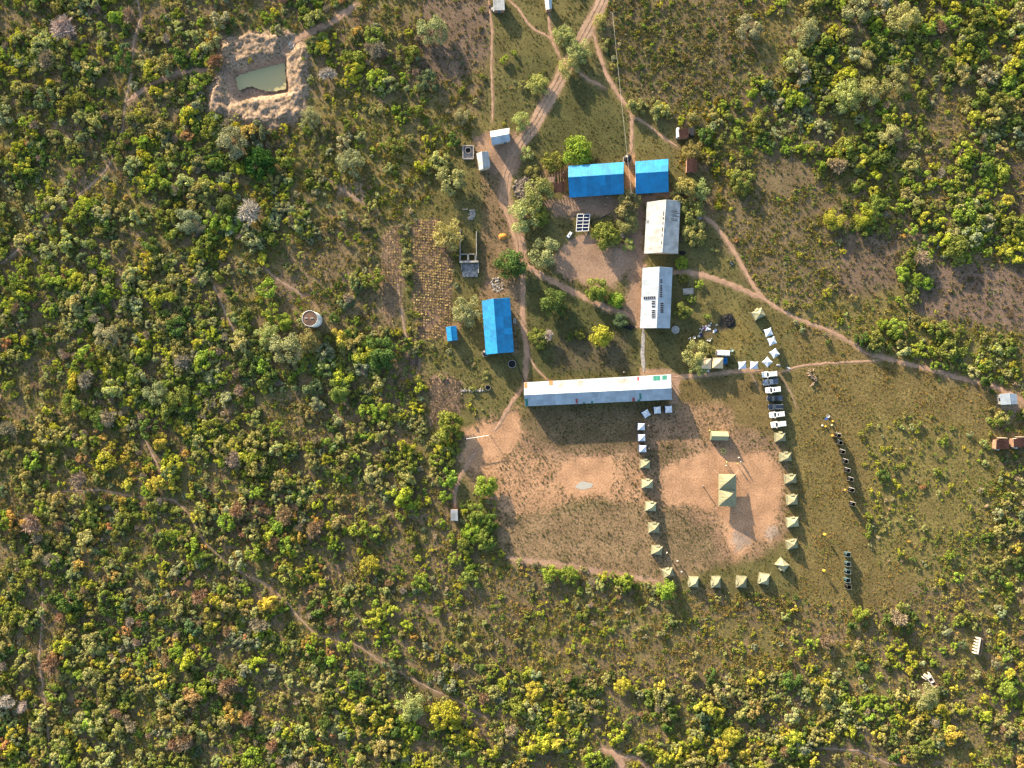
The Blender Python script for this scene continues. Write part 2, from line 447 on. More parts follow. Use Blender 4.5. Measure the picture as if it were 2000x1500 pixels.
# ------------------------------------------------------------------ ground sheet
def build_ground():
    step = 0.45
    def axis(lim):
        a = list(np.arange(-lim, lim + 1e-6, step))
        e = [lim + 4, lim + 12, lim + 30, lim + 80, lim + 220, lim + 700, lim + 2600]
        return np.array([-v for v in reversed(e)] + a + e)
    X, Y = axis(176.4), axis(133.2)
    nx, ny = len(X), len(Y)
    gx, gy = np.meshgrid(X, Y)
    px, py = gx / S + 1000, 750 - gy / S
    wx = px + (fbm(px, py, 1 / 22, 2, 3) - 0.5) * 22 + (vnoise(px, py, 1 / 5, 6) - 0.5) * 9 + (vnoise(px, py, 1 / 2.2, 1) - 0.5) * 7
    wy = py + (fbm(px, py, 1 / 22, 5, 3) - 0.5) * 22 + (vnoise(px, py, 1 / 5, 8) - 0.5) * 9 + (vnoise(px, py, 1 / 2.2, 3) - 0.5) * 7
    hx = px + (wx - px) * 0.35; hy = py + (wy - py) * 0.35
    n = fbm(px, py, 1 / 60, 3, 4)[..., None]
    n2 = fbm(px, py, 1 / 18, 7, 3)[..., None]
    col = C_SCRUB * (0.65 + 0.75 * n) 
    t = smooth(0.48, 0.62, fbm(px, py, 1 / 75, 9, 4))[..., None]
    col = col * (1 - 0.75 * t) + C_WEED * 0.75 * t
    t = smooth(0.56, 0.68, fbm(px, py, 1 / 42, 4, 4))[..., None]
    col = col * (1 - 0.5 * t) + C_PINK * 0.75 * 0.5 * t
    spk = np.full(px.shape, 0.42)
    for poly, c, st, w, sp in GROUND_COLOURS:
        m = poly_mask(hx if w < 6 else wx, hy if w < 6 else wy, poly, w * 0.7) * st
        col = col * (1 - m[..., None]) + np.asarray(c) * (0.80 + 0.4 * n2) * m[..., None]
        spk = spk * (1 - m) + sp * m
        if sp <= 0.3: spk = spk + (0.7 if w >= 6 else 0.4) * m * (1 - m)
    # worn verges along every path
    for pts, w in PATHS + [(ROAD, 24), (DRIVE, 22)]:
        m = line_mask(hx, hy, pts, w * 1.1 + 1.2, 2.4) * (0.6 if w > 6 else 0.42)
        col = col * (1 - m[..., None]) + C_PATH * 0.82 * m[..., None]
        spk *= (1 - m)
    z = ground_z(px.ravel(), py.ravel()).reshape(px.shape)
    co = np.stack([gx, gy, z], -1).reshape(-1, 3)
    idx = np.arange(nx * ny).reshape(ny, nx)
    quads = np.stack([idx[:-1, :-1], idx[:-1, 1:], idx[1:, 1:], idx[1:, :-1]], -1).reshape(-1, 4)
    me = bpy.data.meshes.new("ground")
    me.vertices.add(len(co)); me.vertices.foreach_set('co', co.ravel().astype(np.float32))
    me.loops.add(quads.size); me.loops.foreach_set('vertex_index', quads.ravel().astype(np.int32))
    me.polygons.add(len(quads)); me.polygons.foreach_set('loop_start', np.arange(0, quads.size, 4, dtype=np.int32))
    me.polygons.foreach_set('use_smooth', np.ones(len(quads), bool))
    me.update(calc_edges=True)
    a = me.attributes.new('soil', 'FLOAT_COLOR', 'POINT')
    rgba = np.ones((len(co), 4), np.float32); rgba[:, :3] = np.clip(col.reshape(-1, 3), 0.004, 0.9)
    a.data.foreach_set('color', rgba.ravel())
    b = me.attributes.new('speckle', 'FLOAT', 'POINT')
    b.data.foreach_set('value', spk.ravel().astype(np.float32))
    m, nt, out = new_mat("ground_soil_and_grass")
    L = nt.links.new
    bs = N(nt, "ShaderNodeBsdfPrincipled"); bs.inputs['Roughness'].default_value = 0.95; bs.inputs['Specular IOR Level'].default_value = 0.1
    geo = N(nt, "ShaderNodeNewGeometry")
    ac = N(nt, "ShaderNodeAttribute", attribute_name='soil'); asp = N(nt, "ShaderNodeAttribute", attribute_name='speckle')
    n1 = N(nt, "ShaderNodeTexNoise"); n1.inputs['Scale'].default_value = 1.25; n1.inputs['Detail'].default_value = 7; n1.inputs['Roughness'].default_value = 0.72
    n2_ = N(nt, "ShaderNodeTexNoise"); n2_.inputs['Scale'].default_value = 1.9; n2_.inputs['Detail'].default_value = 5; n2_.inputs['Roughness'].default_value = 0.7
    n3 = N(nt, "ShaderNodeTexNoise"); n3.inputs['Scale'].default_value = 0.16; n3.inputs['Detail'].default_value = 4
    for q in (n1, n2_, n3): L(geo.outputs['Position'], q.inputs['Vector'])
    # speckle: tufts of dead and green grass over the soil
    add = N(nt, "ShaderNodeMath", operation='ADD'); L(n1.outputs[0], add.inputs[0])
    mul = N(nt, "ShaderNodeMath", operation='MULTIPLY'); mul.inputs[1].default_value = 0.34; L(asp.outputs['Fac'], mul.inputs[0]); L(mul.outputs[0], add.inputs[1])
    ss = N(nt, "ShaderNodeMapRange", interpolation_type='SMOOTHSTEP'); ss.inputs[1].default_value = 0.60; ss.inputs[2].default_value = 0.74
    L(add.outputs[0], ss.inputs[0])
    tuft = N(nt, "ShaderNodeMix", data_type='RGBA'); tuft.inputs[6].default_value = (0.062, 0.058, 0.022, 1); tuft.inputs[7].default_value = (0.135, 0.098, 0.045, 1)
    L(n2_.outputs[0], tuft.inputs[0])
    mx = N(nt, "ShaderNodeMix", data_type='RGBA')
    f = N(nt, "ShaderNodeMath", operation='MULTIPLY'); f.inputs[1].default_value = 0.8; L(ss.outputs[0], f.inputs[0])
    f2 = N(nt, "ShaderNodeMath", operation='MULTIPLY'); L(f.outputs[0], f2.inputs[0])
    sp2 = N(nt, "ShaderNodeMapRange"); sp2.inputs[1].default_value = 0.0; sp2.inputs[2].default_value = 0.3; L(asp.outputs['Fac'], sp2.inputs[0]); L(sp2.outputs[0], f2.inputs[1])
    L(f2.outputs[0], mx.inputs[0]); L(ac.outputs['Color'], mx.inputs[6]); L(tuft.outputs[2], mx.inputs[7])
    v1 = N(nt, "ShaderNodeMapRange"); v1.inputs[1].default_value = 0.25; v1.inputs[2].default_value = 0.75; v1.inputs[3].default_value = 0.5; v1.inputs[4].default_value = 1.5
    L(n2_.outputs[0], v1.inputs[0])
    v3 = N(nt, "ShaderNodeMapRange"); v3.inputs[1].default_value = 0.3; v3.inputs[2].default_value = 0.7; v3.inputs[3].default_value = 0.82; v3.inputs[4].default_value = 1.18
    L(n3.outputs[0], v3.inputs[0])
    vm = N(nt, "ShaderNodeMath", operation='MULTIPLY'); L(v1.outputs[0], vm.inputs[0]); L(v3.outputs[0], vm.inputs[1])
    scl = N(nt, "ShaderNodeVectorMath", operation='SCALE'); L(mx.outputs[2], scl.inputs[0]); L(vm.outputs[0], scl.inputs['Scale'])
    L(scl.outputs[0], bs.inputs['Base Color'])
    hh = N(nt, "ShaderNodeMath", operation='MULTIPLY'); L(n1.outputs[0], hh.inputs[0])
    sp3 = N(nt, "ShaderNodeMapRange"); sp3.inputs[3].default_value = 0.12; sp3.inputs[4].default_value = 1.3; L(asp.outputs['Fac'], sp3.inputs[0]); L(sp3.outputs[0], hh.inputs[1])
    bp = N(nt, "ShaderNodeBump"); bp.inputs['Strength'].default_value = 0.6; bp.inputs['Distance'].default_value = 0.22
    L(hh.outputs[0], bp.inputs['Height']); L(bp.outputs[0], bs.inputs['Normal'])
    L(bs.outputs[0], out.inputs[0])
    me.materials.append(m)
    structure(link("ground", me))
    # sampler for plant tints
    def sample(qx, qy):
        ix = np.clip(np.searchsorted(X, (qx - 1000) * S), 0, nx - 1); iy = np.clip(np.searchsorted(Y, (750 - qy) * S), 0, ny - 1)
        return col[iy, ix]
    return sample
soil_at = build_ground()

def strip(name, pts, width, mat, z=0.03, rag=0.5):
    """ragged trodden strip laid on the ground, its verts following the ground"""
    q = np.array(pts, float); out = []
    seg = np.hypot(*np.diff(q, axis=0).T); tot = seg.sum(); cum = np.concatenate([[0], np.cumsum(seg)])
    n = max(4, int(tot / 3.0))
    ts = np.linspace(0, tot, n)
    # Catmull-like smoothing by averaging
    x = np.interp(ts, cum, q[:, 0]); y = np.interp(ts, cum, q[:, 1])
    for _ in range(4):
        x[1:-1] = (x[:-2] + 2 * x[1:-1] + x[2:]) / 4; y[1:-1] = (y[:-2] + 2 * y[1:-1] + y[2:]) / 4
    dx, dy = np.gradient(x), np.gradient(y); l = np.hypot(dx, dy) + 1e-9
    nxv, nyv = -dy / l, dx / l
    wob = (fbm(x, y, 1 / 30, 3, 3) - 0.5) * width * 0.35
    w1 = width / 2 * (1 + rag * (vnoise(x, y, 1 / 4.0, 1) - 0.5) * 2 + 0.25 * (vnoise(x, y, 1 / 20, 2) - 0.5)); w2 = width / 2 * (1 + rag * (vnoise(x, y, 1 / 4.0, 5) - 0.5) * 2 + 0.25 * (vnoise(x, y, 1 / 20, 6) - 0.5))
    for w in (w1, w2):
        k = min(5, n // 3); tp = np.linspace(0.15, 1, k + 1)[:k]
        w[:k] *= tp; w[-k:] *= tp[::-1]
    mb = MB(); rows = []
    for i in range(n):
        r = []
        for t in (-1, -0.4, 0.4, 1):
            ww = w1[i] if t < 0 else w2[i]
            a, b = x[i] + nxv[i] * (t * ww + wob[i]), y[i] + nyv[i] * (t * ww + wob[i])
            p = P(a, b); p.z = gz(a, b) + z - (0.028 if abs(t) == 1 else 0); r.append(p)
        b0 = len(mb.v); mb.v += [tuple(p) for p in r]; rows.append(b0)
    for a, b in zip(rows, rows[1:]):
        for k in range(3):
            mb.f.append((a + k, b + k, b + k + 1, a + k + 1)); mb.m.append(0)
    me = mb.mesh(name, mat, True)
    bm = bmesh.new(); bm.from_mesh(me); bmesh.ops.recalc_face_normals(bm, faces=bm.faces)
    if sum(f.normal.z for f in bm.faces) < 0: bmesh.ops.reverse_faces(bm, faces=bm.faces)
    bm.to_mesh(me); bm.free()
    return structure(link(name, me))
M_PATH = pm("trodden_earth", tuple(C_PATH), 0.95, var=0.22, scale=0.5, bump=0.05, spec=0.1)
M_BPATH = pm("dull_trodden_earth", (0.31, 0.215, 0.148), 0.95, var=0.3, scale=0.5, bump=0.05, spec=0.1)
M_ROAD = pm("road_earth", (0.37, 0.245, 0.165), 0.95, var=0.22, scale=0.35, bump=0.06, spec=0.1)
M_CONC = pm("weathered_concrete", (0.34, 0.31, 0.28), 0.9, var=0.3, scale=1.5, bump=0.02)
strip("dirt_road", ROAD, 24, M_ROAD, 0.04, 0.16)
strip("dirt_driveway", DRIVE, 20, M_PATH, 0.034, 0.3)
M_RUT = pm("wheel_rut_earth", (0.32, 0.21, 0.14), 0.95, var=0.3, scale=0.7, bump=0.05, spec=0.1)
for off in (-4.2, 3.6):
    q = [(x + off * 0.86, y + off * 0.5) for x, y in ROAD]
    strip("wheel_rut", q, 2.6, M_RUT, 0.09, 0.75)
    q = [(x + off, y + off * 0.2) for x, y in DRIVE]
    strip("wheel_rut", q, 2.2, M_RUT, 0.09, 0.75)
for i, (pts, w) in enumerate(PATHS):
    bush = 16 <= i and i not in (17, 18, 21, 22)
    strip("dirt_path", pts, w * (0.66 if bush else 0.9), M_BPATH if bush else M_PATH, 0.044 + 0.004 * (i % 7))
strip("paved_walkway", PAVED, 7.5, M_CONC, 0.075, 0.08)
# wheel ruts in the road are thin strips a little darker than its earth
# water in the pond
wm, nt, out = new_mat("muddy_water")
b = N(nt, "ShaderNodeBsdfPrincipled"); b.inputs['Base Color'].default_value = (0.40, 0.35, 0.165, 1); b.inputs['Roughness'].default_value = 0.3
nz = N(nt, "ShaderNodeTexNoise"); nz.inputs['Scale'].default_value = 2.5; bp = N(nt, "ShaderNodeBump"); bp.inputs['Distance'].default_value = 0.02; bp.inputs['Strength'].default_value = 0.3
nt.links.new(nz.outputs[0], bp.inputs['Height']); nt.links.new(bp.outputs[0], b.inputs['Normal']); nt.links.new(b.outputs[0], out.inputs[0])
WATER = wm
mb = MB()
wp = []
poly = [(461, 150), (478, 143), (515, 132), (557, 121), (559, 150), (558, 174), (535, 179), (520, 178), (505, 173), (490, 168), (478, 173), (461, 176)]
for i in range(len(poly)):
    for t in range(5):
        a, b2 = poly[i], poly[(i + 1) % len(poly)]
        x, y = a[0] + (b2[0] - a[0]) * t / 5, a[1] + (b2[1] - a[1]) * t / 5
        wp.append(P(x + (vnoise(x, y, 0.35, 1) - .5) * 4, y + (vnoise(x, y, 0.35, 3) - .5) * 4, -1.75))
mb.poly(list(reversed(wp)))
structure(mb.obj("pond_water", WATER))
pud, nt, out = new_mat("grey_puddle_water")
b = N(nt, "ShaderNodeBsdfPrincipled"); b.inputs['Base Color'].default_value = (0.40, 0.37, 0.31, 1); b.inputs['Roughness'].default_value = 0.12
nt.links.new(b.outputs[0], out.inputs[0])
def puddle(px, py, rx, ry, seed, mat=pud):
    pts = []
    for k in range(28):
        a = 2 * math.pi * k / 28
        r = 0.72 + 0.5 * float(vnoise(np.array(math.cos(a) * 1.5 + seed), np.array(math.sin(a) * 1.5), 1.0, seed))
        p = P(px + rx * r * math.cos(a), py - ry * r * math.sin(a)); p.z = gz(px, py) + 0.02; pts.append(p)
    m = MB(); m.poly(pts); return structure(m.obj("puddle", mat))
puddle(1140, 949, 17, 8, 2)
puddle(569, 87, 6, 8, 3)

# ------------------------------------------------------------------ plants
def leaf_mesh(name, cen, nor, size, lv, mats, aspect=0.75, seed=0, extra=None):
    r = np.random.default_rng(seed)
    n = len(cen)
    nor = nor / (np.linalg.norm(nor, axis=1, keepdims=True) + 1e-9)
    t = r.normal(size=(n, 3)); t -= (t * nor).sum(1, keepdims=True) * nor; t /= np.linalg.norm(t, axis=1, keepdims=True) + 1e-9
    b = np.cross(nor, t)
    s = size[:, None]
    q = np.stack([cen - t * s, cen - b * s * aspect, cen + t * s, cen + b * s * aspect], 1).reshape(-1, 3)
    faces = np.arange(4 * n).reshape(n, 4)
    verts = q.tolist(); fl = faces.tolist(); mi = [0] * n; lvv = np.repeat(lv, 4).tolist()
    if extra is not None:
        base = len(verts); verts += extra.v; fl += [[i + base for i in f] for f in extra.f]; mi += [1] * len(extra.f); lvv += [0.5] * len(extra.v)
    me = bpy.data.meshes.new(name)
    me.from_pydata(verts, [], fl)
    for m in mats: me.materials.append(m)
    me.polygons.foreach_set('material_index', mi)
    a = me.attributes.new('lv', 'FLOAT', 'POINT'); a.data.foreach_set('value', lvv)
    me.update()
    return me
def crown_points(seed, nleaf, lobes, flat=0.75, spread=0.62, lobe_r=(0.30, 0.52), leaf=0.11, z0=0.55):
    r = np.random.default_rng(seed)
    ang = r.random(lobes) * 6.283; rad = np.sqrt(r.random(lobes)) * spread
    lc = np.stack([rad * np.cos(ang), rad * np.sin(ang), z0 + (1 - rad ** 1.5) * flat * (0.35 + 0.6 * r.random(lobes))], 1)
    lr = r.uniform(*lobe_r, lobes); lb = r.random(lobes)
    k = r.choice(lobes, nleaf, p=lr ** 2 / (lr ** 2).sum())
    d = r.normal(size=(nleaf, 3)); d[:, 2] += 0.35; d /= np.linalg.norm(d, axis=1, keepdims=True)
    sh = 0.55 + 0.5 * r.random(nleaf) ** 0.6
    cen = lc[k] + d * (lr[k] * sh)[:, None] * np.array((1, 1, 0.85))
    cen[:, 2] = np.maximum(cen[:, 2], 0.12)
    nor = d + r.normal(size=(nleaf, 3)) * 0.45
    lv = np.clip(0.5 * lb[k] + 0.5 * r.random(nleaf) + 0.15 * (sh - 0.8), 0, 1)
    size = leaf * (0.65 + 0.7 * r.random(nleaf))
    return cen, nor, size, lv, lc
def trunk_mb(seed, lc, h0=0.32, r0=0.07):
    r = random.Random(seed); m = MB()
    m.tube([(0, 0, -0.05), (0.01, 0.01, h0 * 0.5), (0.02 * r.uniform(-1, 1), 0.02, h0)], [r0 * 1.35, r0, r0 * 0.8], 6)
    for c in lc[:6]:
        c = Vector(c); mid = Vector((c.x * 0.45, c.y * 0.45, h0 + (c.z - h0) * 0.6))
        m.tube([(0, 0, h0 * 0.85), mid, c], [r0 * 0.6, r0 * 0.4, r0 * 0.15], 4, cap=False)
    return m
# forms: (crown mesh, trunk mesh, joined mesh)
def make_form(name, seed, nleaf, lobes, leaf, mat=None, **kw):
    mat = mat or FOL
    cen, nor, size, lv, lc = crown_points(seed, nleaf, lobes, leaf=leaf, **kw)
    tm = trunk_mb(seed, lc)
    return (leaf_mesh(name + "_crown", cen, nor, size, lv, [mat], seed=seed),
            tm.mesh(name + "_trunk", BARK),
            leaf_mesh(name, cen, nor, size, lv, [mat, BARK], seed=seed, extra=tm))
def make_twig_form(name, seed, nt_, dense=0.35):
    """nearly leafless crown: fine upright pale twigs spreading from the limbs"""
    r = np.random.default_rng(seed)
    lobes = 9
    ang = r.random(lobes) * 6.283; rad = np.sqrt(r.random(lobes)) * 0.6
    lc = np.stack([rad * np.cos(ang), rad * np.sin(ang), 0.7 + 0.4 * (1 - rad)], 1)
    m = trunk_mb(seed, lc, r0=0.06)
    k = r.integers(0, lobes, nt_)
    d = r.normal(size=(nt_, 3)) ; d[:, 2] = np.abs(d[:, 2]) * 0.8 + 0.1; d /= np.linalg.norm(d, axis=1, keepdims=True)
    st = lc[k] * (0.55 + 0.35 * r.random((nt_, 1))); ln = 0.25 + 0.3 * r.random(nt_)
    en = st + d * ln[:, None]
    side = np.cross(d, r.normal(size=(nt_, 3))); side /= np.linalg.norm(side, axis=1, keepdims=True) + 1e-9
    w = 0.016 + 0.014 * r.random((nt_, 1))
    q = np.stack([st - side * w, st + side * w, en + side * w * 0.4, en - side * w * 0.4], 1).reshape(-1, 3)
    verts = q.tolist(); fl = np.arange(4 * nt_).reshape(-1, 4).tolist(); lv = np.repeat(r.random(nt_), 4).tolist()
    def mk(nm, ex):
        v, f, l, mi = list(verts), list(fl), list(lv), [0] * len(fl)
        if ex:
            b_ = len(v); v += ex.v; f += [[i + b_ for i in g] for g in ex.f]; l += [0.5] * len(ex.v); mi += [1] * len(ex.f)
        me = bpy.data.meshes.new(nm); me.from_pydata(v, [], f); me.materials.append(TWIG)
        if ex: me.materials.append(BARK)
        me.polygons.foreach_set('material_index', mi)
        a = me.attributes.new('lv', 'FLOAT', 'POINT'); a.data.foreach_set('value', l); me.update(); return me
    return mk(name + "_crown", None), m.mesh(name + "_trunk", BARK), mk(name, m)

SHRUB = [make_form("shrub", 100 + i, 560, 9 + i % 6, 0.092, spread=0.80, z0=0.30, lobe_r=(0.17, 0.36)) for i in range(8)]
BUSHY = [make_form("bush", 140 + i, 800, 14 + i % 5, 0.078, spread=0.82, z0=0.30, lobe_r=(0.15, 0.32)) for i in range(6)]
TREES = [make_form("tree", 200 + i, 2600, 24 + 3 * i, 0.056, spread=0.84, z0=0.34, lobe_r=(0.15, 0.32)) for i in range(5)]
FEATHER = [make_form("feathery_tree", 230 + i, 2700, 32, 0.042, spread=0.86, z0=0.34, lobe_r=(0.14, 0.32)) for i in range(4)]
ROUND = [make_form("round_tree", 260 + i, 2600, 28, 0.056, spread=0.72, z0=0.34, lobe_r=(0.22, 0.34)) for i in range(3)]
TWIGS = [make_twig_form("bare_tree", 300 + i, 1000) for i in range(3)]

G = {  # leaf and twig colours
    'dark': (0.066, 0.098, 0.026), 'mid': (0.128, 0.148, 0.034), 'olive': (0.185, 0.172, 0.062), 'bright': (0.155, 0.200, 0.032),
    'lime': (0.235, 0.238, 0.032), 'yellow': (0.275, 0.240, 0.042), 'gold': (0.28, 0.195, 0.055), 'orange': (0.255, 0.145, 0.068), 'pink': (0.27, 0.180, 0.105),
    'grey': (0.285, 0.232, 0.160), 'blue': (0.180, 0.192, 0.104), 'teal': (0.082, 0.108, 0.052), 'pale': (0.218, 0.226, 0.090), 'white': (0.42, 0.38, 0.33), 'deep': (0.028, 0.068, 0.018),
}
NAMES = {'dark': 'dark green', 'mid': 'mid green', 'olive': 'olive green', 'bright': 'bright green', 'lime': 'yellowish green', 'yellow': 'yellow', 'gold': 'golden', 'orange': 'orange-brown',
         'pink': 'dry pinkish brown', 'grey': 'dry grey', 'blue': 'grey-green', 'teal': 'bluish green', 'pale': 'pale green', 'white': 'bare whitish', 'deep': 'deep green'}

# hand-placed trees: px, py (crown centre), crown radius px, colour, form list, label, name
T = []
def tr(px, py, r, c, form, label, name='tree', squash=1.0):
    T.append((px, py, r, c, form, label, name, squash))
tr(1128, 297, 30, 'bright', ROUND, 'large bright green tree behind the long blue-roofed hall')
tr(1080, 316, 19, 'mid', TREES, 'smaller green tree against the left side of the big bright green tree')
tr(1052, 378, 30, 'olive', FEATHER, 'olive tree overhanging the rusty shed left of the blue hall')
tr(1024, 420, 30, 'pale', FEATHER, 'pale yellowish tree beside the driveway below the rubble heap')
tr(1055, 420, 20, 'mid', TREES, 'mid green tree just right of the pale driveway tree')
tr(1206, 368, 17, 'olive', FEATHER, 'small olive tree over the lower right corner of the long blue roof')
tr(1226, 398, 27, 'olive', TREES, 'olive tree in the gap between the two blue halls')
tr(1226, 432, 22, 'olive', FEATHER, 'olive tree left of the grey gable roof')
tr(1228, 478, 13, 'pale', FEATHER, 'thin pale sapling left of the lower half of the grey roof')
tr(1336, 372, 26, 'olive', TREES, 'broad olive tree right of the smaller blue hall')
tr(1366, 368, 20, 'pale', FEATHER, 'pale olive tree under the small rusty shed')
tr(1352, 412, 24, 'olive', FEATHER, 'olive tree at the upper right corner of the grey roof')
tr(1357, 455, 23, 'olive', TREES, 'rounded olive tree right of the grey roof beside a footpath')
tr(1184, 461, 27, 'mid', ROUND, 'round lush green tree right of the ground solar array')
tr(1063, 492, 28, 'blue', FEATHER, 'grey-green feathery tree left of the courtyard')
tr(997, 516, 29, 'dark', ROUND, 'dark green round tree over the driveway above the blue hall')
tr(1081, 592, 27, 'dark', ROUND, 'dark green round tree in the middle of the courtyard lawn')
tr(1168, 566, 22, 'mid', TREES, 'olive green tree left of the roof with solar panels')
tr(1203, 586, 16, 'bright', ROUND, 'small bright green tree left of the roof with solar panels')
tr(1054, 660, 19, 'mid', TREES, 'green half of the blossoming tree pair right of the blue hall')
tr(1072, 656, 13, 'white', TWIGS, 'whitish blossoming crown against the green tree right of the blue hall')
tr(1174, 655, 22, 'lime', ROUND, 'round yellowish green tree on the lawn above the long white roof')
tr(1214, 626, 15, 'teal', FEATHER, 'bluish green feathery tree near the lower left corner of the solar roof')
tr(1113, 658, 9, 'dark', BUSHY, 'dark green bush left of the small lawn sapling', 'shrub')
tr(1132, 654, 10, 'mid', BUSHY, 'small green sapling between the dark bush and the yellowish tree', 'shrub')
tr(1332, 513, 12, 'bright', TREES, 'small tree at the upper right corner of the solar roof')
tr(1334, 606, 17, 'mid', TREES, 'leafy green tree right of the solar roof')
tr(1352, 584, 8, 'mid', BUSHY, 'small green shrub up right of the leafy tree by the solar roof', 'shrub')
tr(1336, 543, 9, 'mid', BUSHY, 'small shrub beside the grey slab near the footpath start', 'shrub')
tr(1367, 555, 9, 'bright', BUSHY, 'bright sapling right of the grey concrete slab', 'shrub')
tr(1381, 589, 12, 'pale', TWIGS, 'dry thin-leaved sapling above the laundry', 'shrub')
tr(1383, 618, 8, 'mid', BUSHY, 'small green shrub just above the laundry', 'shrub')
tr(1362, 690, 24, 'pale', FEATHER, 'pale acacia tree over the beige canopies')
tr(1384, 686, 17, 'olive', TWIGS, 'thin-leaved half of the acacia above the left beige canopy')
tr(1366, 716, 16, 'pale', FEATHER, 'lower pale crown left of the beige canopies')
tr(913, 605, 26, 'blue', FEATHER, 'grey-green tree between the blue hall and the crop field')
tr(876, 834, 28, 'mid', TREES, 'broad green tree at the corner of the sandy yard')
tr(948, 950, 22, 'bright', ROUND, 'compact bright green tree on the left edge of the sandy yard')
tr(876, 456, 27, 'pale', FEATHER, 'pale feathery tree beside the roofless walls')
tr(1102, 71, 20, 'pale', FEATHER, 'pale tree left of the dirt road')
tr(1133, 96, 22, 'pale', FEATHER, 'pale tree overhanging the dirt road at its crossing paths')
tr(1110, 134, 22, 'pale', FEATHER, 'yellowish pale tree standing over the dirt road')
tr(1052, 165, 19, 'pale', FEATHER, 'pale tree left of the road halfway to the huts')
tr(1174, 40, 13, 'pale', FEATHER, 'small pale tree right of the road near the top')
tr(1018, 236, 17, 'pale', FEATHER, 'pale tree above the small white house by the road')
tr(1028, 300, 14, 'pale', FEATHER, 'wispy pale tree right of the driveway fork')
tr(1040, 335, 14, 'olive', FEATHER, 'small olive tree above the rubble heap')
tr(1303, 1152, 20, 'bright', ROUND, 'bright green round tree below the lowest left tent')
tr(1076, 1122, 15, 'bright', TREES, 'left of two bright trees on the lower edge of the yard')
tr(1112, 1124, 17, 'bright', TREES, 'right of two bright trees on the lower edge of the yard')
tr(1355, 292, 18, 'olive', FEATHER, 'olive tree between the two small rusty sheds')
tr(122, 50, 29, 'white', TWIGS, 'bare whitish tree near the upper left corner')
tr(250, 30, 18, 'grey', TWIGS, 'bare grey tree left of the bush path at the top')
tr(844, 57, 27, 'blue', FEATHER, 'grey-green round tree standing alone on dark bare soil at the top')
tr(452, 276, 28, 'blue', FEATHER, 'grey-green tree just below the pond')
tr(640, 146, 18, 'white', TWIGS, 'bare white tree right of the pond')
tr(603, 230, 19, 'blue', FEATHER, 'grey-green tree at the lower right corner of the pond')
tr(490, 416, 28, 'white', TWIGS, 'large bare whitish tree in the scrub left of the crop fields')
tr(441, 405, 22, 'dark', TREES, 'dark green tree left of the large bare whitish tree')
tr(362, 428, 25, 'blue', FEATHER, 'pale grey-green tree left of the dark tree')
tr(506, 316, 27, 'deep', TREES, 'dark green tree with spreading limbs below the pond')
tr(684, 318, 24, 'blue', FEATHER, 'blue-grey tree above the bare pinkish patch')
tr(557, 680, 30, 'blue', FEATHER, 'large grey-green tree below the round white tank')
tr(520, 652, 20, 'pale', FEATHER, 'pale tree left of the large grey-green tree by the tank')
tr(600, 664, 22, 'olive', FEATHER, 'olive tree touching the lower edge of the round tank')
tr(556, 628, 16, 'bright', TREES, 'bright green tree left of the round white tank')
tr(610, 760, 20, 'teal', TREES, 'bluish green tree below the large grey-green one')
tr(618, 788, 15, 'blue', TREES, 'grey-green tree of two lobes in the open scrub')
tr(664, 762, 22, 'mid', TREES, 'green tree in the open scrub right of the bluish one')
tr(746, 690, 30, 'dark', TREES, 'big dark green tree left of the small clod field')
tr(712, 690, 22, 'lime', TREES, 'yellowish green tree left of the big dark tree')
tr(205, 656, 24, 'blue', FEATHER, 'isolated grey tree in the left middle scrub')
tr(300, 768, 22, 'blue', FEATHER, 'grey-green tree with dark neighbours in the left scrub')
tr(345, 776, 23, 'mid', TREES, 'green tree right of the left scrub grey-green tree')
tr(60, 1022, 22, 'grey', TWIGS, 'bare grey tree near the left edge below the middle')
tr(155, 940, 20, 'grey', TWIGS, 'greyish bare bush above the long bush path', 'shrub')
tr(835, 156, 20, 'teal', TREES, 'bluish green tree below the lone tree on bare soil')
tr(880, 350, 28, 'pale', FEATHER, 'wide pale feathery tree left of the well')
tr(905, 224, 16, 'blue', FEATHER, 'small grey-green tree up left of the white house')
tr(1464, 52, 25, 'blue', FEATHER, 'grey-green tree alone in weeds near the top right')
tr(1576, 58, 22, 'blue', FEATHER, 'grey-green tree beside yellowish bushes top right')
tr(1676, 14, 26, 'blue', FEATHER, 'grey-green tree cut by the top edge')
tr(1768, 32, 30, 'pale', FEATHER, 'large pale tree near the top right edge')
tr(1556, 118, 22, 'pale', FEATHER, 'pale feathery tree over weeds top right')
tr(1664, 184, 30, 'pale', FEATHER, 'biggest pale tree in the upper right scrub')
tr(1702, 176, 24, 'pale', FEATHER, 'pale tree right beside the biggest pale one')
tr(1752, 160, 24, 'olive', FEATHER, 'olive feathery tree right of the biggest pale pair')
tr(1695, 116, 18, 'pale', FEATHER, 'small pale tree above the biggest pale pair')
tr(1740, 262, 20, 'pale', FEATHER, 'whitish pale tree below the biggest pale pair')
tr(1634, 428, 20, 'lime', FEATHER, 'yellowish feathery tree at the corner of the bare plots')
tr(1690, 420, 20, 'lime', FEATHER, 'yellow-green feathery tree right of the plots corner tree')
tr(1712, 405, 22, 'mid', TREES, 'green tree behind the yellow-green feathery one')
tr(1450, 352, 22, 'mid', TREES, 'lush green tree at the left edge of the bare plot')
tr(1765, 536, 15, 'bright', TREES, 'left of three round trees between the two bare plots')
tr(1792, 546, 13, 'bright', TREES, 'middle of three round trees between the two bare plots')
tr(1812, 553, 12, 'bright', TREES, 'right of three round trees between the two bare plots')
tr(1870, 485, 24, 'mid', ROUND, 'broad green tree on the upper edge of the right bare plot')
tr(1725, 632, 11, 'bright', TREES, 'left of the small tree pair above the footpath')
tr(1752, 640, 17, 'bright', TREES, 'right of the small tree pair above the footpath')
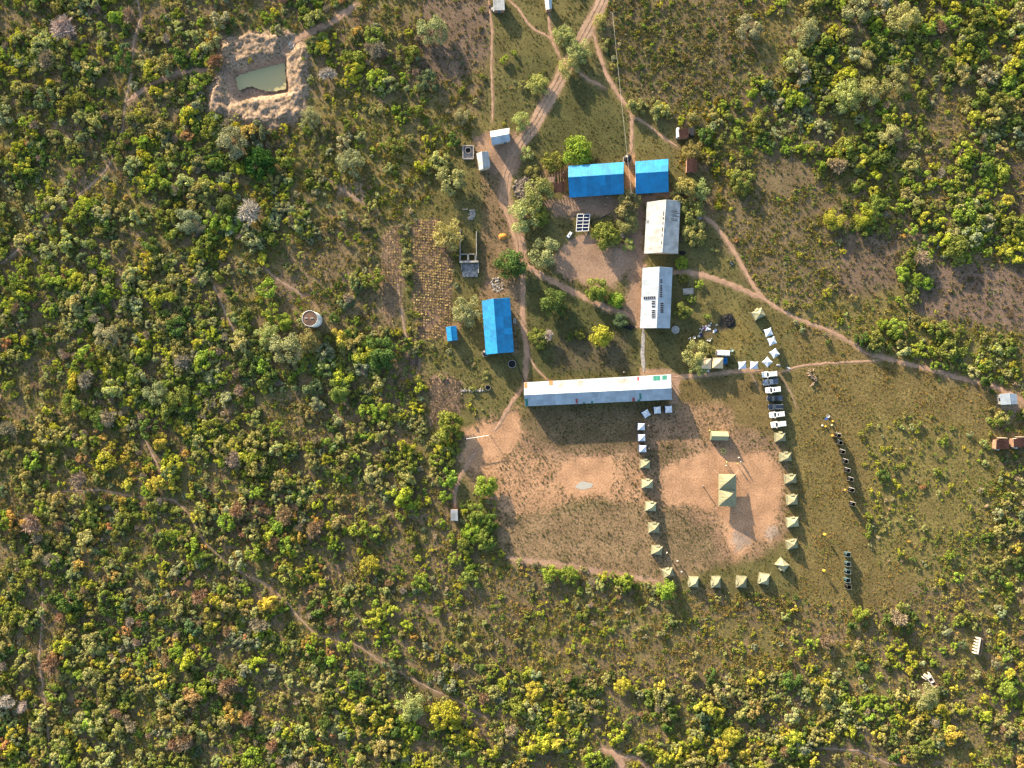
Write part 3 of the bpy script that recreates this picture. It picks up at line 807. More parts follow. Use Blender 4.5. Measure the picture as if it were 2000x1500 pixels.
tr(1683, 1199, 15, 'bright', TREES, 'bright young tree below the row of cubicles')
tr(1970, 1350, 18, 'bright', ROUND, 'round bright tree at the lower right edge')
tr(1614, 1252, 17, 'pink', TWIGS, 'dry whitish-pink tree in the lower right scrub')
tr(1810, 1362, 24, 'pale', FEATHER, 'pale spreading tree below the roofless latrine')
tr(15, 1370, 18, 'white', TWIGS, 'bare white tree at the lower left edge')
tr(42, 1380, 14, 'white', TWIGS, 'bare white tree next to the lower left edge tree')
tr(100, 1300, 22, 'pink', TWIGS, 'dry pinkish-brown tree in the lower left scrub')
tr(105, 1288, 14, 'orange', TREES, 'orange-topped tree above the dry pinkish one')
tr(388, 1165, 20, 'pink', TWIGS, 'dry brown tree near the lower bush path')
tr(445, 1340, 22, 'pink', TWIGS, 'dry brown tree casting a dark shadow low on the left')
tr(312, 862, 16, 'yellow', TREES, 'bright yellow tree beside the grey bare patch')
tr(302, 945, 17, 'yellow', TREES, 'yellow tree above the junction of the bush paths')
tr(338, 952, 11, 'yellow', BUSHY, 'yellow bush right of the yellow tree', 'shrub')
tr(220, 868, 9, 'yellow', BUSHY, 'small vivid yellow bush left of the grey patch', 'shrub')
tr(722, 1105, 17, 'lime', TREES, 'vivid yellowish green tree near the faint lower path')
tr(625, 1370, 14, 'olive', FEATHER, 'fluffy olive tree in the lower scrub')
tr(800, 1382, 26, 'pale', FEATHER, 'wide pale tree in the dense lower thicket')
tr(870, 1400, 26, 'lime', TREES, 'vivid yellow-green tree right of the wide pale tree')
tr(1430, 1440, 17, 'yellow', ROUND, 'round vivid yellow tree low in the thicket')
tr(1215, 1340, 16, 'yellow', TREES, 'yellow tree on the upper edge of the lower thicket')
tr(1045, 1350, 17, 'yellow', TREES, 'yellow tree left on the upper edge of the lower thicket')

for x_, y_, r_, c_, l_ in ((932, 1004, 19, 'mid', 'green tree right of the small tin latrine'), (954, 1022, 18, 'dark', 'dark green tree on the lower left yard edge'), (922, 1040, 18, 'bright', 'bright green tree below right of the small tin latrine'), (948, 1054, 19, 'mid', 'green tree below the dark one on the yard edge'), (910, 1066, 16, 'mid', 'lowest green tree of the clump by the tin latrine')):
    tr(x_, y_, r_, c_, TREES, l_)
def place_plant(px, py, rpx, ckey, form, seed, label, name, group=None, hscale=1.0):
    r = random.Random(seed)
    R = rpx * S
    hz = R * r.uniform(0.72, 0.95) * hscale
    zt = 0.75 * hz
    p = P(px, py, zt); p.z = gz(px, py)
    cm, tm, jm = form[r.randrange(len(form))]
    root = thing(name, label, 'tree' if name == 'tree' else 'shrub', p, r.uniform(0, 6.28), group)
    tint = [c * r.uniform(0.9, 1.1) for c in G[ckey]]
    s = (R * 1.17 * r.uniform(0.95, 1.05), R * 1.17 * r.uniform(0.95, 1.05), hz)
    t = link("trunk", tm, root); t.scale = s
    c = link("crown", cm, root); c.scale = s
    c['tint'] = tint
    return root
for i, (px, py, r, c, form, label, name, sq) in enumerate(T):
    place_plant(px, py, r, c, form, 5000 + i, label, name, None, 1.0 if r > 15 else 1.1)

# ---- scatter of scrub
DENS = [  # polygon, density, size factor ; later ones win
    ([(640, 1320), (2040, 1320), (2040, 1560), (640, 1560)], 0.74, 0.95),
    ([(-60, 250), (420, 250), (420, 900), (-60, 900)], 0.72, 1.0),
    ([(640, -50), (830, -50), (830, 170), (900, 220), (860, 330), (800, 420), (740, 420), (640, 330)], 0.34, 0.9),
    ([(640, 330), (800, 330), (800, 420), (740, 470), (740, 640), (640, 640), (620, 480)], 0.5, 0.85),
    ([(420, 480), (640, 480), (640, 610), (500, 640), (440, 600)], 0.32, 0.85),
    ([(500, 735), (700, 735), (840, 690), (840, 880), (700, 880), (520, 850)], 0.34, 0.9),
    ([(700, 1000), (900, 1000), (980, 1090), (1150, 1120), (1150, 1260), (900, 1300), (780, 1200)], 0.55, 0.72),
    ([(960, 1090), (1290, 1150), (1560, 1165), (1690, 1190), (1690, 1290), (1400, 1320), (1000, 1320), (930, 1200)], 0.55, 0.5),
    ([(1690, 1190), (1830, 1100), (2040, 1050), (2040, 1250), (1800, 1320), (1560, 1320), (1500, 1250)], 0.34, 0.85),
    ([(820, -50), (960, -50), (960, 160), (900, 170), (820, 160)], 0.02, 0.6),
    ([(830, 170), (950, 160), (955, 230), (880, 320), (840, 300)], 0.12, 0.8),
    ([(1172, -50), (1440, -50), (1500, 100), (1450, 190), (1325, 210), (1225, 195), (1172, 60)], 0.3, 0.42),
    ([(1440, -50), (1560, -50), (1560, 160), (1480, 170)], 0.22, 0.8),
    ([(1390, 190), (1540, 190), (1660, 290), (1640, 380), (1560, 330), (1490, 280), (1470, 330), (1440, 420), (1390, 330)], 0.95, 0.85),
    ([(1470, 295), (1560, 310), (1640, 380), (1640, 560), (1560, 620), (1480, 560), (1400, 440), (1440, 380)], 0.13, 0.42),
    ([(1640, 470), (1760, 450), (1760, 580), (1640, 590)], 0.05, 0.6),
    ([(1500, 560), (1640, 590), (1780, 590), (1790, 690), (1620, 640), (1540, 610)], 0.16, 0.6),
    ([(1790, 520), (2050, 510), (2050, 660), (1900, 650), (1785, 615)], 0.015, 0.6),
    ([(1790, 650), (2050, 660), (2050, 760), (1900, 745), (1780, 700)], 0.42, 0.75),
    (RIGHT_GRASS, 0.02, 0.5),
    ([(1690, 810), (1830, 810), (1960, 860), (1960, 1110), (1830, 1140), (1690, 1090)], 0.62, 0.46),
    ([(1930, 800), (2050, 800), (2050, 1080), (1960, 1080), (1900, 950)], 0.5, 0.75),
    ([(955, 985), (975, 1000), (972, 1090), (985, 1095), (890, 1095), (900, 1020)], 0.95, 0.7),
    (COMPOUND, 0.0, 0.6),
    ([(890, 1000), (960, 930), (972, 1000), (972, 1095), (890, 1095)], 0.95, 0.62),
    ([(820, 655), (868, 660), (900, 690), (945, 700), (948, 745), (905, 742), (868, 722), (828, 742)], 0.55, 0.42),
    ([(882, 440), (897, 440), (897, 600), (884, 640)], 0.95, 0.42), ([(935, 545), (960, 560), (938, 640), (905, 640)], 0.35, 0.4),
    ([(905, 760), (960, 770), (940, 820), (908, 830)], 0.35, 0.38), ([(740, 405), (850, 355), (905, 380), (890, 425), (800, 428)], 0.5, 0.34),
    ([(984, 100), (1085, 120), (1040, 225), (985, 245), (970, 180)], 0.16, 0.42), ([(1325, 535), (1400, 560), (1410, 625), (1325, 640)], 0.10, 0.5),
    ([(1325, 410), (1400, 440), (1450, 530), (1335, 520)], 0.22, 0.5),
    (POND_OUT, 0.05, 0.5), (POND_PIT, 0.0, 0.5),
    ([(596, 596), (642, 596), (642, 650), (596, 650)], 0.0, 0.5),
    ([(1890, 1235), (1930, 1235), (1930, 1290), (1890, 1290)], 0.0, 0.5),
    ([(1795, 1305), (1840, 1305), (1840, 1350), (1795, 1350)], 0.0, 0.5),
    ([(1960, 310), (2050, 280), (2050, 430), (1975, 420)], 0.0, 0.5),
    ([(1945, 760), (1995, 760), (1995, 800), (1945, 800)], 0.0, 0.5), ([(1935, 845), (2010, 845), (2010, 885), (1935, 885)], 0.0, 0.5),
    ([(784, 428), (806, 428), (812, 650), (826, 700), (824, 850), (804, 850), (798, 700), (786, 650)], 0.97, 0.72),
    ([(1312, 238), (1362, 238), (1362, 345), (1312, 345)], 0.0, 0.5),
]
def fields_at(x, y):
    dens = np.full(x.shape, 0.64); size = np.ones(x.shape)
    wx = x + (fbm(x, y, 1 / 25, 2, 3) - 0.5) * 30; wy = y + (fbm(x, y, 1 / 25, 5, 3) - 0.5) * 30
    for poly, d, s_ in DENS:
        hard = d == 0.0
        m = poly_mask(x if hard else wx, y if hard else wy, poly, 3 if hard else 10)
        dens = dens * (1 - m) + d * m; size = size * (1 - m) + s_ * m
    # glades: uneven clearings everywhere
    g = fbm(x, y, 1 / 55, 8, 3); g2 = fbm(x, y, 1 / 140, 10, 2)
    dens = dens * (0.34 + 0.80 * smooth(0.34, 0.58, g)) * (0.72 + 0.42 * smooth(0.35, 0.6, g2))
    for pts, w in PATHS + [(ROAD, 30), (DRIVE, 26)]:
        dens *= 1 - line_mask(x, y, pts, w + 7, 2)
    return dens, size * (0.8 + 0.45 * g2)
sp = 8.6
cx, cy = np.meshgrid(np.arange(-40, 2041, sp), np.arange(-40, 1541, sp))
cx = (cx + RNG.uniform(-.55, .55, cx.shape) * sp).ravel(); cy = (cy + RNG.uniform(-.55, .55, cy.shape) * sp).ravel()
dn, sz = fields_at(cx, cy)
keep = RNG.random(cx.shape) < dn
cx, cy, sz = cx[keep], cy[keep], sz[keep]
rad = 6.4 * sz * np.exp(RNG.normal(0, 0.48, cx.shape))
rad = np.clip(rad, 1.9, 20)
# stay clear of the hand-placed crowns
ok = np.ones(cx.shape, bool)
for (px, py, r, *_rest) in T:
    ok &= np.hypot(cx - px, cy - py) > r * 0.85 + rad * 0.3
cx, cy, rad = cx[ok], cy[ok], rad[ok]
def palette(x, y):
    """colour weights by district"""
    w = dict(mid=2.6, dark=1.2, olive=2.6, bright=1.4, lime=1.5, teal=0.35, blue=0.6, pale=1.3, grey=0.4, yellow=0.08, gold=0.03, orange=0.02, pink=0.08)
    if x < 720 and y > 780:
        k = min(1, (y - 780) / 200)
        w.update(yellow=0.38 * k + 0.1, gold=0.2 * k, orange=0.13 * k, pink=0.45 * k, grey=0.55, lime=1.3, olive=2.6, dark=1.3)
        if 150 < x < 380 and 820 < y < 1000: w.update(yellow=2.4, gold=1.2, lime=1.5)
        if (560 < x < 690 and 1150 < y < 1280) or (440 < x < 560 and 960 < y < 1080): w.update(orange=3.0, pink=2.6, gold=1.0)
        if 250 < x < 460 and 1120 < y < 1280: w.update(orange=0.7, gold=0.7, pink=1.1)
    if y > 1220 and x > 650:
        w.update(lime=3.4, bright=1.8, yellow=0.5, olive=2.6, mid=1.8, dark=1.0, pale=1.0, grey=0.2, blue=0.25, pink=0.04, gold=0.06)
    if x > 1380 and y < 620:
        w.update(lime=2.6, bright=2.0, mid=2.6, dark=1.0, pale=0.9, grey=0.12, yellow=0.25)
    if x > 1500 and y > 620:
        w.update(lime=2.8, bright=2.2, yellow=0.4, gold=0.12, orange=0.1, pink=0.2)
    if 380 < x < 860 and y < 330:
        w.update(lime=1.7, bright=1.5)
    return w
pk = []
for x, y in zip(cx, cy):
    w = palette(x + RNG.normal(0, 25), y + RNG.normal(0, 25))
    ks = list(w); pr = np.array([w[k] for k in ks])
    pr *= np.array([0.06 + 3.0 * float(vnoise(x, y, 1 / 60, i)) ** 3.6 for i in range(len(ks))]); pr /= pr.sum()
    pk.append(ks[int(np.searchsorted(np.cumsum(pr), RNG.random() * 0.9999))])

# the 300 broadest are individual shrubs, the rest one mass
LANDMARKS = [('muddy pond', 510, 150), ('round white tank', 610, 624), ('small blue shed', 883, 651), ('left crop field', 845, 540), ('bare whitish tree', 490, 416), ('left scrub grey tree', 205, 656), ('path-junction yellow tree', 302, 945), ('bright green yard tree', 948, 950),
             ('small tin latrine', 888, 1006), ('lowest left olive tent', 1306, 1122), ('roofless cubicle row', 1652, 1110), ('comb-shaped wall', 1912, 1262), ('small roofless latrine', 1817, 1328), ('right tin shed', 1970, 780), ('right bare plot', 1900, 580), ('biggest pale tree', 1664, 184),
             ('lone bare-soil tree', 844, 57), ('upper left bare tree', 122, 50), ('orange-brown thicket', 625, 1200), ('round vivid yellow tree', 1430, 1440), ('lower left white tree', 15, 1370), ('wide pale thicket tree', 800, 1382), ('bottom path fork', 1206, 1478), ('bare left plot', 1550, 450), ('low left brown tree', 445, 1340), ('top right pale tree', 1768, 32)]
_used = set()
def shrub_label(k, x, y):
    for rank in range(6):
        l = f"{NAMES[k]} shrub {where(x, y, rank)}"
        if l not in _used and len(l.split()) <= 16: break
    _used.add(l)
    return l
def where(x, y, rank=0):
    n_, lx, ly = sorted(LANDMARKS, key=lambda q: (q[1] - x) ** 2 + (q[2] - y) ** 2)[rank]
    dx, dy = x - lx, y - ly; d = math.hypot(dx, dy) * S
    a = math.degrees(math.atan2(-dy, dx)) % 360
    dirs = ['right of', 'up right of', 'above', 'up left of', 'left of', 'down left of', 'below', 'down right of']
    return f"{words(round(d))} metres {dirs[int((a + 22.5) // 45) % 8]} the {n_}"
def words(n):
    a = "zero one two three four five six seven eight nine ten eleven twelve thirteen fourteen fifteen sixteen seventeen eighteen nineteen".split(); t = "x x twenty thirty forty fifty sixty seventy eighty ninety".split()
    if n >= 100: return "a hundred"
    return a[n] if n < 20 else t[n // 10] + ("-" + a[n % 10] if n % 10 else "")
inview = (cx > 6) & (cx < 1994) & (cy > 6) & (cy < 1494)
order = np.argsort(-rad * inview)
N_IND = 300
ind = order[:N_IND]; rest = np.ones(len(cx), bool); rest[ind] = False
for j, i in enumerate(ind):
    k = pk[i]
    form = TWIGS if k in ('grey', 'pink') and rad[i] > 9 else (BUSHY if j % 2 else SHRUB)
    place_plant(cx[i], cy[i], rad[i], k, form, 9000 + j, shrub_label(k, cx[i], cy[i]), 'shrub', 'broad shrubs of the surrounding scrub')

def gn_scatter(name, pts, rot, scl, idx, tint, forms, label, cat):
    me = bpy.data.meshes.new(name)
    me.from_pydata([tuple(p) for p in pts], [], [])
    for nm, arr in (('rot', rot), ('scl', scl), ('tint', tint)):
        a = me.attributes.new(nm, 'FLOAT_VECTOR', 'POINT'); a.data.foreach_set('vector', np.asarray(arr, np.float32).ravel())
    a = me.attributes.new('form', 'INT', 'POINT'); a.data.foreach_set('value', np.asarray(idx, np.int32))
    coll = bpy.data.collections.new(name + "_forms")
    for i, f in enumerate(forms):
        coll.objects.link(bpy.data.objects.new(f"{name}_form_{i:02d}", f))
    ng = bpy.data.node_groups.new(name + "_scatter", 'GeometryNodeTree')
    ng.interface.new_socket("Geometry", in_out='INPUT', socket_type='NodeSocketGeometry')
    ng.interface.new_socket("Geometry", in_out='OUTPUT', socket_type='NodeSocketGeometry')
    gi, go = ng.nodes.new('NodeGroupInput'), ng.nodes.new('NodeGroupOutput')
    ci = ng.nodes.new('GeometryNodeCollectionInfo'); ci.inputs['Collection'].default_value = coll
    ci.inputs['Separate Children'].default_value = True; ci.inputs['Reset Children'].default_value = True
    ip = ng.nodes.new('GeometryNodeInstanceOnPoints'); ip.inputs['Pick Instance'].default_value = True
    def na(nm, typ):
        n = ng.nodes.new('GeometryNodeInputNamedAttribute'); n.data_type = typ; n.inputs['Name'].default_value = nm
        return n.outputs[0]
    L = ng.links.new
    L(gi.outputs[0], ip.inputs['Points']); L(ci.outputs[0], ip.inputs['Instance'])
    L(na('form', 'INT'), ip.inputs['Instance Index']); L(na('rot', 'FLOAT_VECTOR'), ip.inputs['Rotation']); L(na('scl', 'FLOAT_VECTOR'), ip.inputs['Scale'])
    L(ip.outputs[0], go.inputs[0])
    o = link(name, me)
    md = o.modifiers.new("scatter", 'NODES'); md.node_group = ng
    return stuff(o, label, cat)

rx, ry, rr = cx[rest], cy[rest], rad[rest]; rk = [pk[i] for i in np.nonzero(rest)[0]]
allf = [f[2] for f in SHRUB] + [f[2] for f in BUSHY] + [f[2] for f in TWIGS]
n = len(rx)
hs = rr * S * RNG.uniform(0.58, 1.0, n)
kk = S * (1 - 0.7 * hs / H)
pts = np.stack([(rx - 1000) * kk, (750 - ry) * kk, ground_z(rx, ry)], 1)
fi = RNG.integers(0, 14, n)
for i, k in enumerate(rk):
    if k in ('grey', 'pink') and rr[i] > 6: fi[i] = 14 + i % 3
tint = np.array([G[k] for k in rk]) * RNG.uniform(0.8, 1.2, (n, 1)) * RNG.uniform(0.92, 1.08, (n, 3))
gn_scatter("scrub_vegetation", pts, np.stack([np.zeros(n), np.zeros(n), RNG.random(n) * 6.283], 1), np.stack([rr * S * 1.08, rr * S * 1.08, hs], 1), fi, tint, allf,
           "countless small green, olive and yellow bushes covering the savanna", "scrub")
print("plants:", len(T), N_IND, n)

# ---- low weeds and grass tufts
def tuft_mesh(name, seed, nb, leafy=False):
    r = np.random.default_rng(seed)
    if leafy:
        d = r.normal(size=(nb, 3)); d[:, 2] = np.abs(d[:, 2]); d /= np.linalg.norm(d, axis=1, keepdims=True)
        c = d * (0.35 + 0.5 * r.random((nb, 1))) * np.array((1, 1, 0.9)) + np.array((0, 0, 0.1))
        return leaf_mesh(name, c, d + r.normal(size=(nb, 3)) * 0.5, 0.24 * (0.6 + 0.8 * r.random(nb)), r.random(nb), [WEED], seed=seed)
    a = r.random(nb) * 6.283; rr_ = np.sqrt(r.random(nb)) * 0.8
    base = np.stack([rr_ * np.cos(a), rr_ * np.sin(a), np.zeros(nb)], 1)
    lean = r.normal(size=(nb, 3)) * 0.38; lean[:, 2] = 0.6 + 0.5 * r.random(nb)
    b = r.random(nb) * 3.14; w = 0.10
    side = np.stack([np.cos(b) * w, np.sin(b) * w, np.zeros(nb)], 1)
    q = np.stack([base - side, base + side, base + lean], 1).reshape(-1, 3)
    me = bpy.data.meshes.new(name); me.from_pydata(q.tolist(), [], np.arange(3 * nb).reshape(-1, 3).tolist())
    me.materials.append(WEED)
    at = me.attributes.new('lv', 'FLOAT', 'POINT'); at.data.foreach_set('value', np.repeat(r.random(nb), 3)); me.update()
    return me
TUFTS = [tuft_mesh("weed_tuft", 500 + i, 26) for i in range(3)] + [tuft_mesh("weed_leaves", 520 + i, 26, True) for i in range(3)]
WEEDY = [  # polygon, cover, (r,g,b) cast, share of leafy forms
    (COMPOUND, 0.55, (0.125, 0.110, 0.036), 0.2),
    (RIGHT_GRASS, 0.95, (0.235, 0.165, 0.048), 0.3),
    ([(1480, 560), (1640, 600), (2040, 640), (2040, 780), (1760, 705), (1560, 630)], 0.7, (0.20, 0.18, 0.04), 0.6),
    ([(1690, 820), (1830, 830), (1960, 900), (1960, 1100), (1830, 1130), (1700, 1080)], 0.7, (0.19, 0.175, 0.045), 0.7),
    ([(640, 180), (880, 200), (950, 240), (850, 370), (740, 430), (640, 420)], 0.65, (0.19, 0.165, 0.04), 0.6),
    ([(740, 410), (850, 360), (900, 380), (880, 430), (800, 430)], 0.85, (0.20, 0.165, 0.035), 0.4),
    ([(786, 425), (806, 425), (812, 650), (830, 700), (820, 850), (800, 850), (800, 700), (790, 650)], 0.8, (0.17, 0.15, 0.035), 0.6),
    ([(880, 470), (897, 470), (897, 590), (880, 610)], 0.9, (0.22, 0.165, 0.03), 0.5),
    ([(1190, 0), (1440, 0), (1500, 160), (1400, 230), (1230, 190)], 0.9, (0.175, 0.155, 0.05), 0.7),
    ([(1320, 210), (1400, 190), (1420, 420), (1380, 420), (1390, 330), (1330, 330)], 0.7, (0.24, 0.18, 0.03), 0.6),
    ([(1470, 295), (1640, 380), (1640, 560), (1560, 620), (1400, 440)], 0.6, (0.19, 0.165, 0.045), 0.6),
    ([(1640, 455), (1760, 450), (1755, 570), (1645, 585)], 0.4, (0.15, 0.12, 0.06), 0.5), ([(1790, 525), (2040, 515), (2040, 650), (1785, 612)], 0.3, (0.15, 0.12, 0.06), 0.5), ([(1480, 295), (1560, 310), (1600, 350), (1500, 380)], 0.2, (0.16, 0.13, 0.06), 0.5), ([(820, 0), (950, 0), (950, 150), (820, 150)], 0.3, (0.16, 0.13, 0.06), 0.5),
    ([(960, 1090), (1290, 1150), (1690, 1190), (1690, 1300), (1000, 1320)], 0.65, (0.22, 0.17, 0.05), 0.5),
    ([(985, 95), (1085, 120), (1040, 230), (970, 240)], 0.4, (0.17, 0.145, 0.035), 0.4),
    ([(1240, 250), (1320, 290), (1310, 310), (1235, 310)], 0.5, (0.20, 0.165, 0.035), 0.3),
    ([(820, 660), (945, 640), (950, 760), (905, 745), (868, 726), (830, 745)], 0.95, (0.165, 0.145, 0.042), 0.7),
    ([(906, 770), (1000, 770), (960, 830), (905, 840)], 0.5, (0.18, 0.14, 0.045), 0.3),
    ([(1400, 600), (1480, 620), (1560, 700), (1480, 710), (1400, 680)], 0.4, (0.22, 0.16, 0.04), 0.3),
    ([(1320, 745), (1500, 740), (1510, 850), (1400, 840)], 0.3, (0.2, 0.145, 0.055), 0.1),
]
NOWEED = [CROP_A, CROP_B, CROP_C, CROP_D, POND_PIT] + [g[0] for g in GROUND_COLOURS if g[4] <= 0.12 and g[0] not in (CROP_A, POND_OUT)] + [
    [(1024, 747), (1311, 731), (1312, 780), (1026, 793)], [(1110, 324), (1306, 310), (1306, 378), (1112, 386)], [(1262, 390), (1331, 390), (1325, 497), (1257, 497)],
    [(1254, 521), (1315, 521), (1309, 643), (1249, 643)], [(940, 586), (997, 580), (1006, 690), (948, 694)], POND_OUT]
sp = 4.1
wx_, wy_ = np.meshgrid(np.arange(-20, 2021, sp), np.arange(-20, 1521, sp))
wx_ = (wx_ + RNG.uniform(-.6, .6, wx_.shape) * sp).ravel(); wy_ = (wy_ + RNG.uniform(-.6, .6, wy_.shape) * sp).ravel()
cov = np.full(wx_.shape, 0.64); cast = np.tile(np.array((0.215, 0.182, 0.055)), (len(wx_), 1)); leafy = np.full(wx_.shape, 0.6)
qx = wx_ + (fbm(wx_, wy_, 1 / 25, 2, 3) - 0.5) * 26; qy = wy_ + (fbm(wx_, wy_, 1 / 25, 5, 3) - 0.5) * 26
for poly, c_, rgb, lf in WEEDY:
    m = poly_mask(qx, qy, poly, 10)
    cov = cov * (1 - m) + c_ * m; leafy = leafy * (1 - m) + lf * m; cast = cast * (1 - m[:, None]) + np.array(rgb) * m[:, None]
cov *= 0.45 + 1.0 * smooth(0.35, 0.62, fbm(wx_, wy_, 1 / 16, 4, 3))
for poly in NOWEED:
    cov *= 1 - poly_mask(wx_, wy_, poly, 3)
for pts_, w in PATHS + [(ROAD, 26), (DRIVE, 24), (PAVED, 12)]:
    cov *= 1 - line_mask(wx_, wy_, pts_, w + 3, 1.5)
k_ = RNG.random(wx_.shape) < cov
wx_, wy_, cast, leafy = wx_[k_], wy_[k_], cast[k_], leafy[k_]
n = len(wx_)
gs = (0.16 + 0.50 * RNG.random(n) ** 1.6) * (0.75 + 0.7 * vnoise(wx_, wy_, 1 / 30, 3)) * (1.12 - 0.55 * np.maximum(poly_mask(wx_, wy_, RIGHT_GRASS, 14), poly_mask(wx_, wy_, COMPOUND, 8)))
lf = RNG.random(n) < leafy
fi = np.where(lf, RNG.integers(3, 6, n), RNG.integers(0, 3, n))
tn = cast * RNG.uniform(0.65, 1.35, (n, 1)) * RNG.uniform(0.88, 1.12, (n, 3))
green = (RNG.random(n) < 0.22 * (vnoise(wx_, wy_, 1 / 35, 6) * 2))[:, None]
tn = np.where(green, tn * np.array((0.62, 1.0, 0.7)), tn)
gn_scatter("weeds", np.stack([(wx_ - 1000) * S, (750 - wy_) * S, ground_z(wx_, wy_)], 1), np.stack([np.zeros(n), np.zeros(n), RNG.random(n) * 6.283], 1),
           np.stack([gs, gs, gs * RNG.uniform(0.5, 1.0, n)], 1), fi, tn, TUFTS, "low dry grass tufts and leafy weeds between the bushes", "weeds")
print("weeds:", n)
# ---- crops in ridged rows
def crop(name, poly, dx, dy, skew, size, tints, label):
    q = np.array(poly); x0, y0 = q.min(0); x1, y1 = q.max(0)
    X, Y = np.meshgrid(np.arange(x0, x1, dx), np.arange(y0, y1, dy))
    Y = Y + X * skew - x0 * skew
    X = (X + RNG.normal(0, 0.4, X.shape)).ravel(); Y = (Y + RNG.normal(0, 0.25, Y.shape)).ravel() + 1.5 * np.sin(X / 23)
    m = (poly_sd(X, Y, poly) > 1) & (RNG.random(X.shape) < 0.72 + 0.5 * vnoise(X, Y, 1 / 20, 2))
    X, Y = X[m], Y[m]; n = len(X)
    s_ = size * RNG.uniform(0.7, 1.25, n)
    t = np.array(tints)[RNG.integers(0, len(tints), n)] * RNG.uniform(0.75, 1.25, (n, 1))
    gn_scatter(name, np.stack([(X - 1000) * S, (750 - Y) * S, np.zeros(n)], 1), np.stack([np.zeros(n), np.zeros(n), RNG.random(n) * 6.283], 1), np.stack([s_, s_, s_ * 1.1], 1), np.where(RNG.random(n) < 0.5, RNG.integers(0, 3, n), RNG.integers(3, 6, n)), t, TUFTS, label, 'crop')
crop("crop_rows", CROP_A, 4.6, 5.4, 0.06, 0.38, [(0.56, 0.45, 0.21), (0.48, 0.37, 0.17), (0.54, 0.45, 0.20), (0.50, 0.42, 0.18), (0.16, 0.16, 0.055)], "yellowing crop plants in close rows on the ridged field")
crop("crop_rows", CROP_B, 4.8, 5.0, 0.06, 0.36, [(0.46, 0.36, 0.15), (0.26, 0.2, 0.08), (0.13, 0.13, 0.05)], "sparse crop plants on the narrow left strip field")
crop("crop_rows", CROP_C, 4.0, 4.0, 0.03, 0.34, [(0.16, 0.13, 0.06), (0.40, 0.30, 0.18), (0.10, 0.10, 0.045)], "small brown plants on the field above the yard corner tree")
crop("crop_rows", CROP_D, 4.2, 4.2, 0.03, 0.34, [(0.08, 0.06, 0.045), (0.12, 0.09, 0.06)], "dark clods on the little tilled patch")

# ------------------------------------------------------------------ buildings
M_BLUE = pm("blue_roof_paint", (0.001, 0.205, 0.45), 0.5, var=0.16, scale=0.7, objvar=0.20, spec=0.4)
_b = [n for n in M_BLUE.node_tree.nodes if n.type == 'BSDF_PRINCIPLED'][0]; _b.inputs['Coat Weight'].default_value = 0.2; _b.inputs['Coat Roughness'].default_value = 0.5
M_TIN = pm("galvanised_sheet", (0.35, 0.40, 0.45), 0.42, 0.1, var=0.14, scale=0.45, objvar=0.13)
M_TIN2 = pm("weathered_sheet", (0.38, 0.39, 0.39), 0.5, 0.2, var=0.25, scale=0.35, objvar=0.10, dirt=(0.24, 0.23, 0.21))
M_RUST = pm("rusty_sheet", (0.060, 0.026, 0.021), 0.85, 0.0, var=0.35, scale=1.8, objvar=0.4, dirt=(0.022, 0.012, 0.010), spec=0.2)
M_WALL = pm("plastered_wall", (0.48, 0.40, 0.31), 0.9, var=0.22, scale=0.8)
M_WALLB = pm("mud_brick_wall", (0.30, 0.18, 0.12), 0.95, var=0.25, scale=1.6, bump=0.02)
M_GREYW = pm("cement_block_wall", (0.33, 0.31, 0.29), 0.95, var=0.28, scale=1.4, bump=0.02)
M_WOOD = pm("old_timber", (0.16, 0.11, 0.075), 0.9, var=0.3, scale=5)
M_DOOR = pm("door_paint", (0.06, 0.13, 0.20), 0.6)
M_DARK = pm("dark_opening", (0.015, 0.015, 0.018), 0.8)
M_GLASS = pm("dark_glass", (0.02, 0.025, 0.03), 0.12, spec=0.6)
M_STEEL = pm("bare_steel", (0.45, 0.46, 0.47), 0.4, 0.7)
M_PVC = pm("black_plastic", (0.012, 0.013, 0.016), 0.45)
M_WHITE = pm("white_paint", (0.74, 0.74, 0.72), 0.45, var=0.08)
M_SOLAR = pm("solar_cells", (0.012, 0.018, 0.045), 0.22, var=0.2, spec=0.7)
M_PGREEN = pm("green_patch_sheet", (0.02, 0.16, 0.12), 0.5)
M_PORANGE = pm("orange_patch_sheet", (0.50, 0.13, 0.045), 0.6)
M_PRED = pm("red_patch_sheet", (0.30, 0.045, 0.04), 0.6)

def sheet(name, a, b, c, d, mat, parent, ribs=5, h=0.028):
    """corrugated sheet: edge a-b at the eave, d-c at the ridge"""
    a, b, c, d = map(Vector, (a, b, c, d))
    nrm = (b - a).cross(d - a).normalized()
    if nrm.z < 0: nrm = -nrm
    m = MB(); k = ribs * 2; lo, hi = [], []
    for i in range(k + 1):
        t = i / k; o = nrm * (h if i % 2 else 0)
        lo.append(a.lerp(b, t) + o); hi.append(d.lerp(c, t) + o)
    m.v = [tuple(p) for p in lo + hi]
    flip = ((b - a).cross(d - a)).z < 0
    for i in range(k):
        f = (i, i + 1, k + 2 + i, k + 1 + i)
        m.f.append(tuple(reversed(f)) if flip else f); m.m.append(0)
    return m.obj(name, mat, parent)

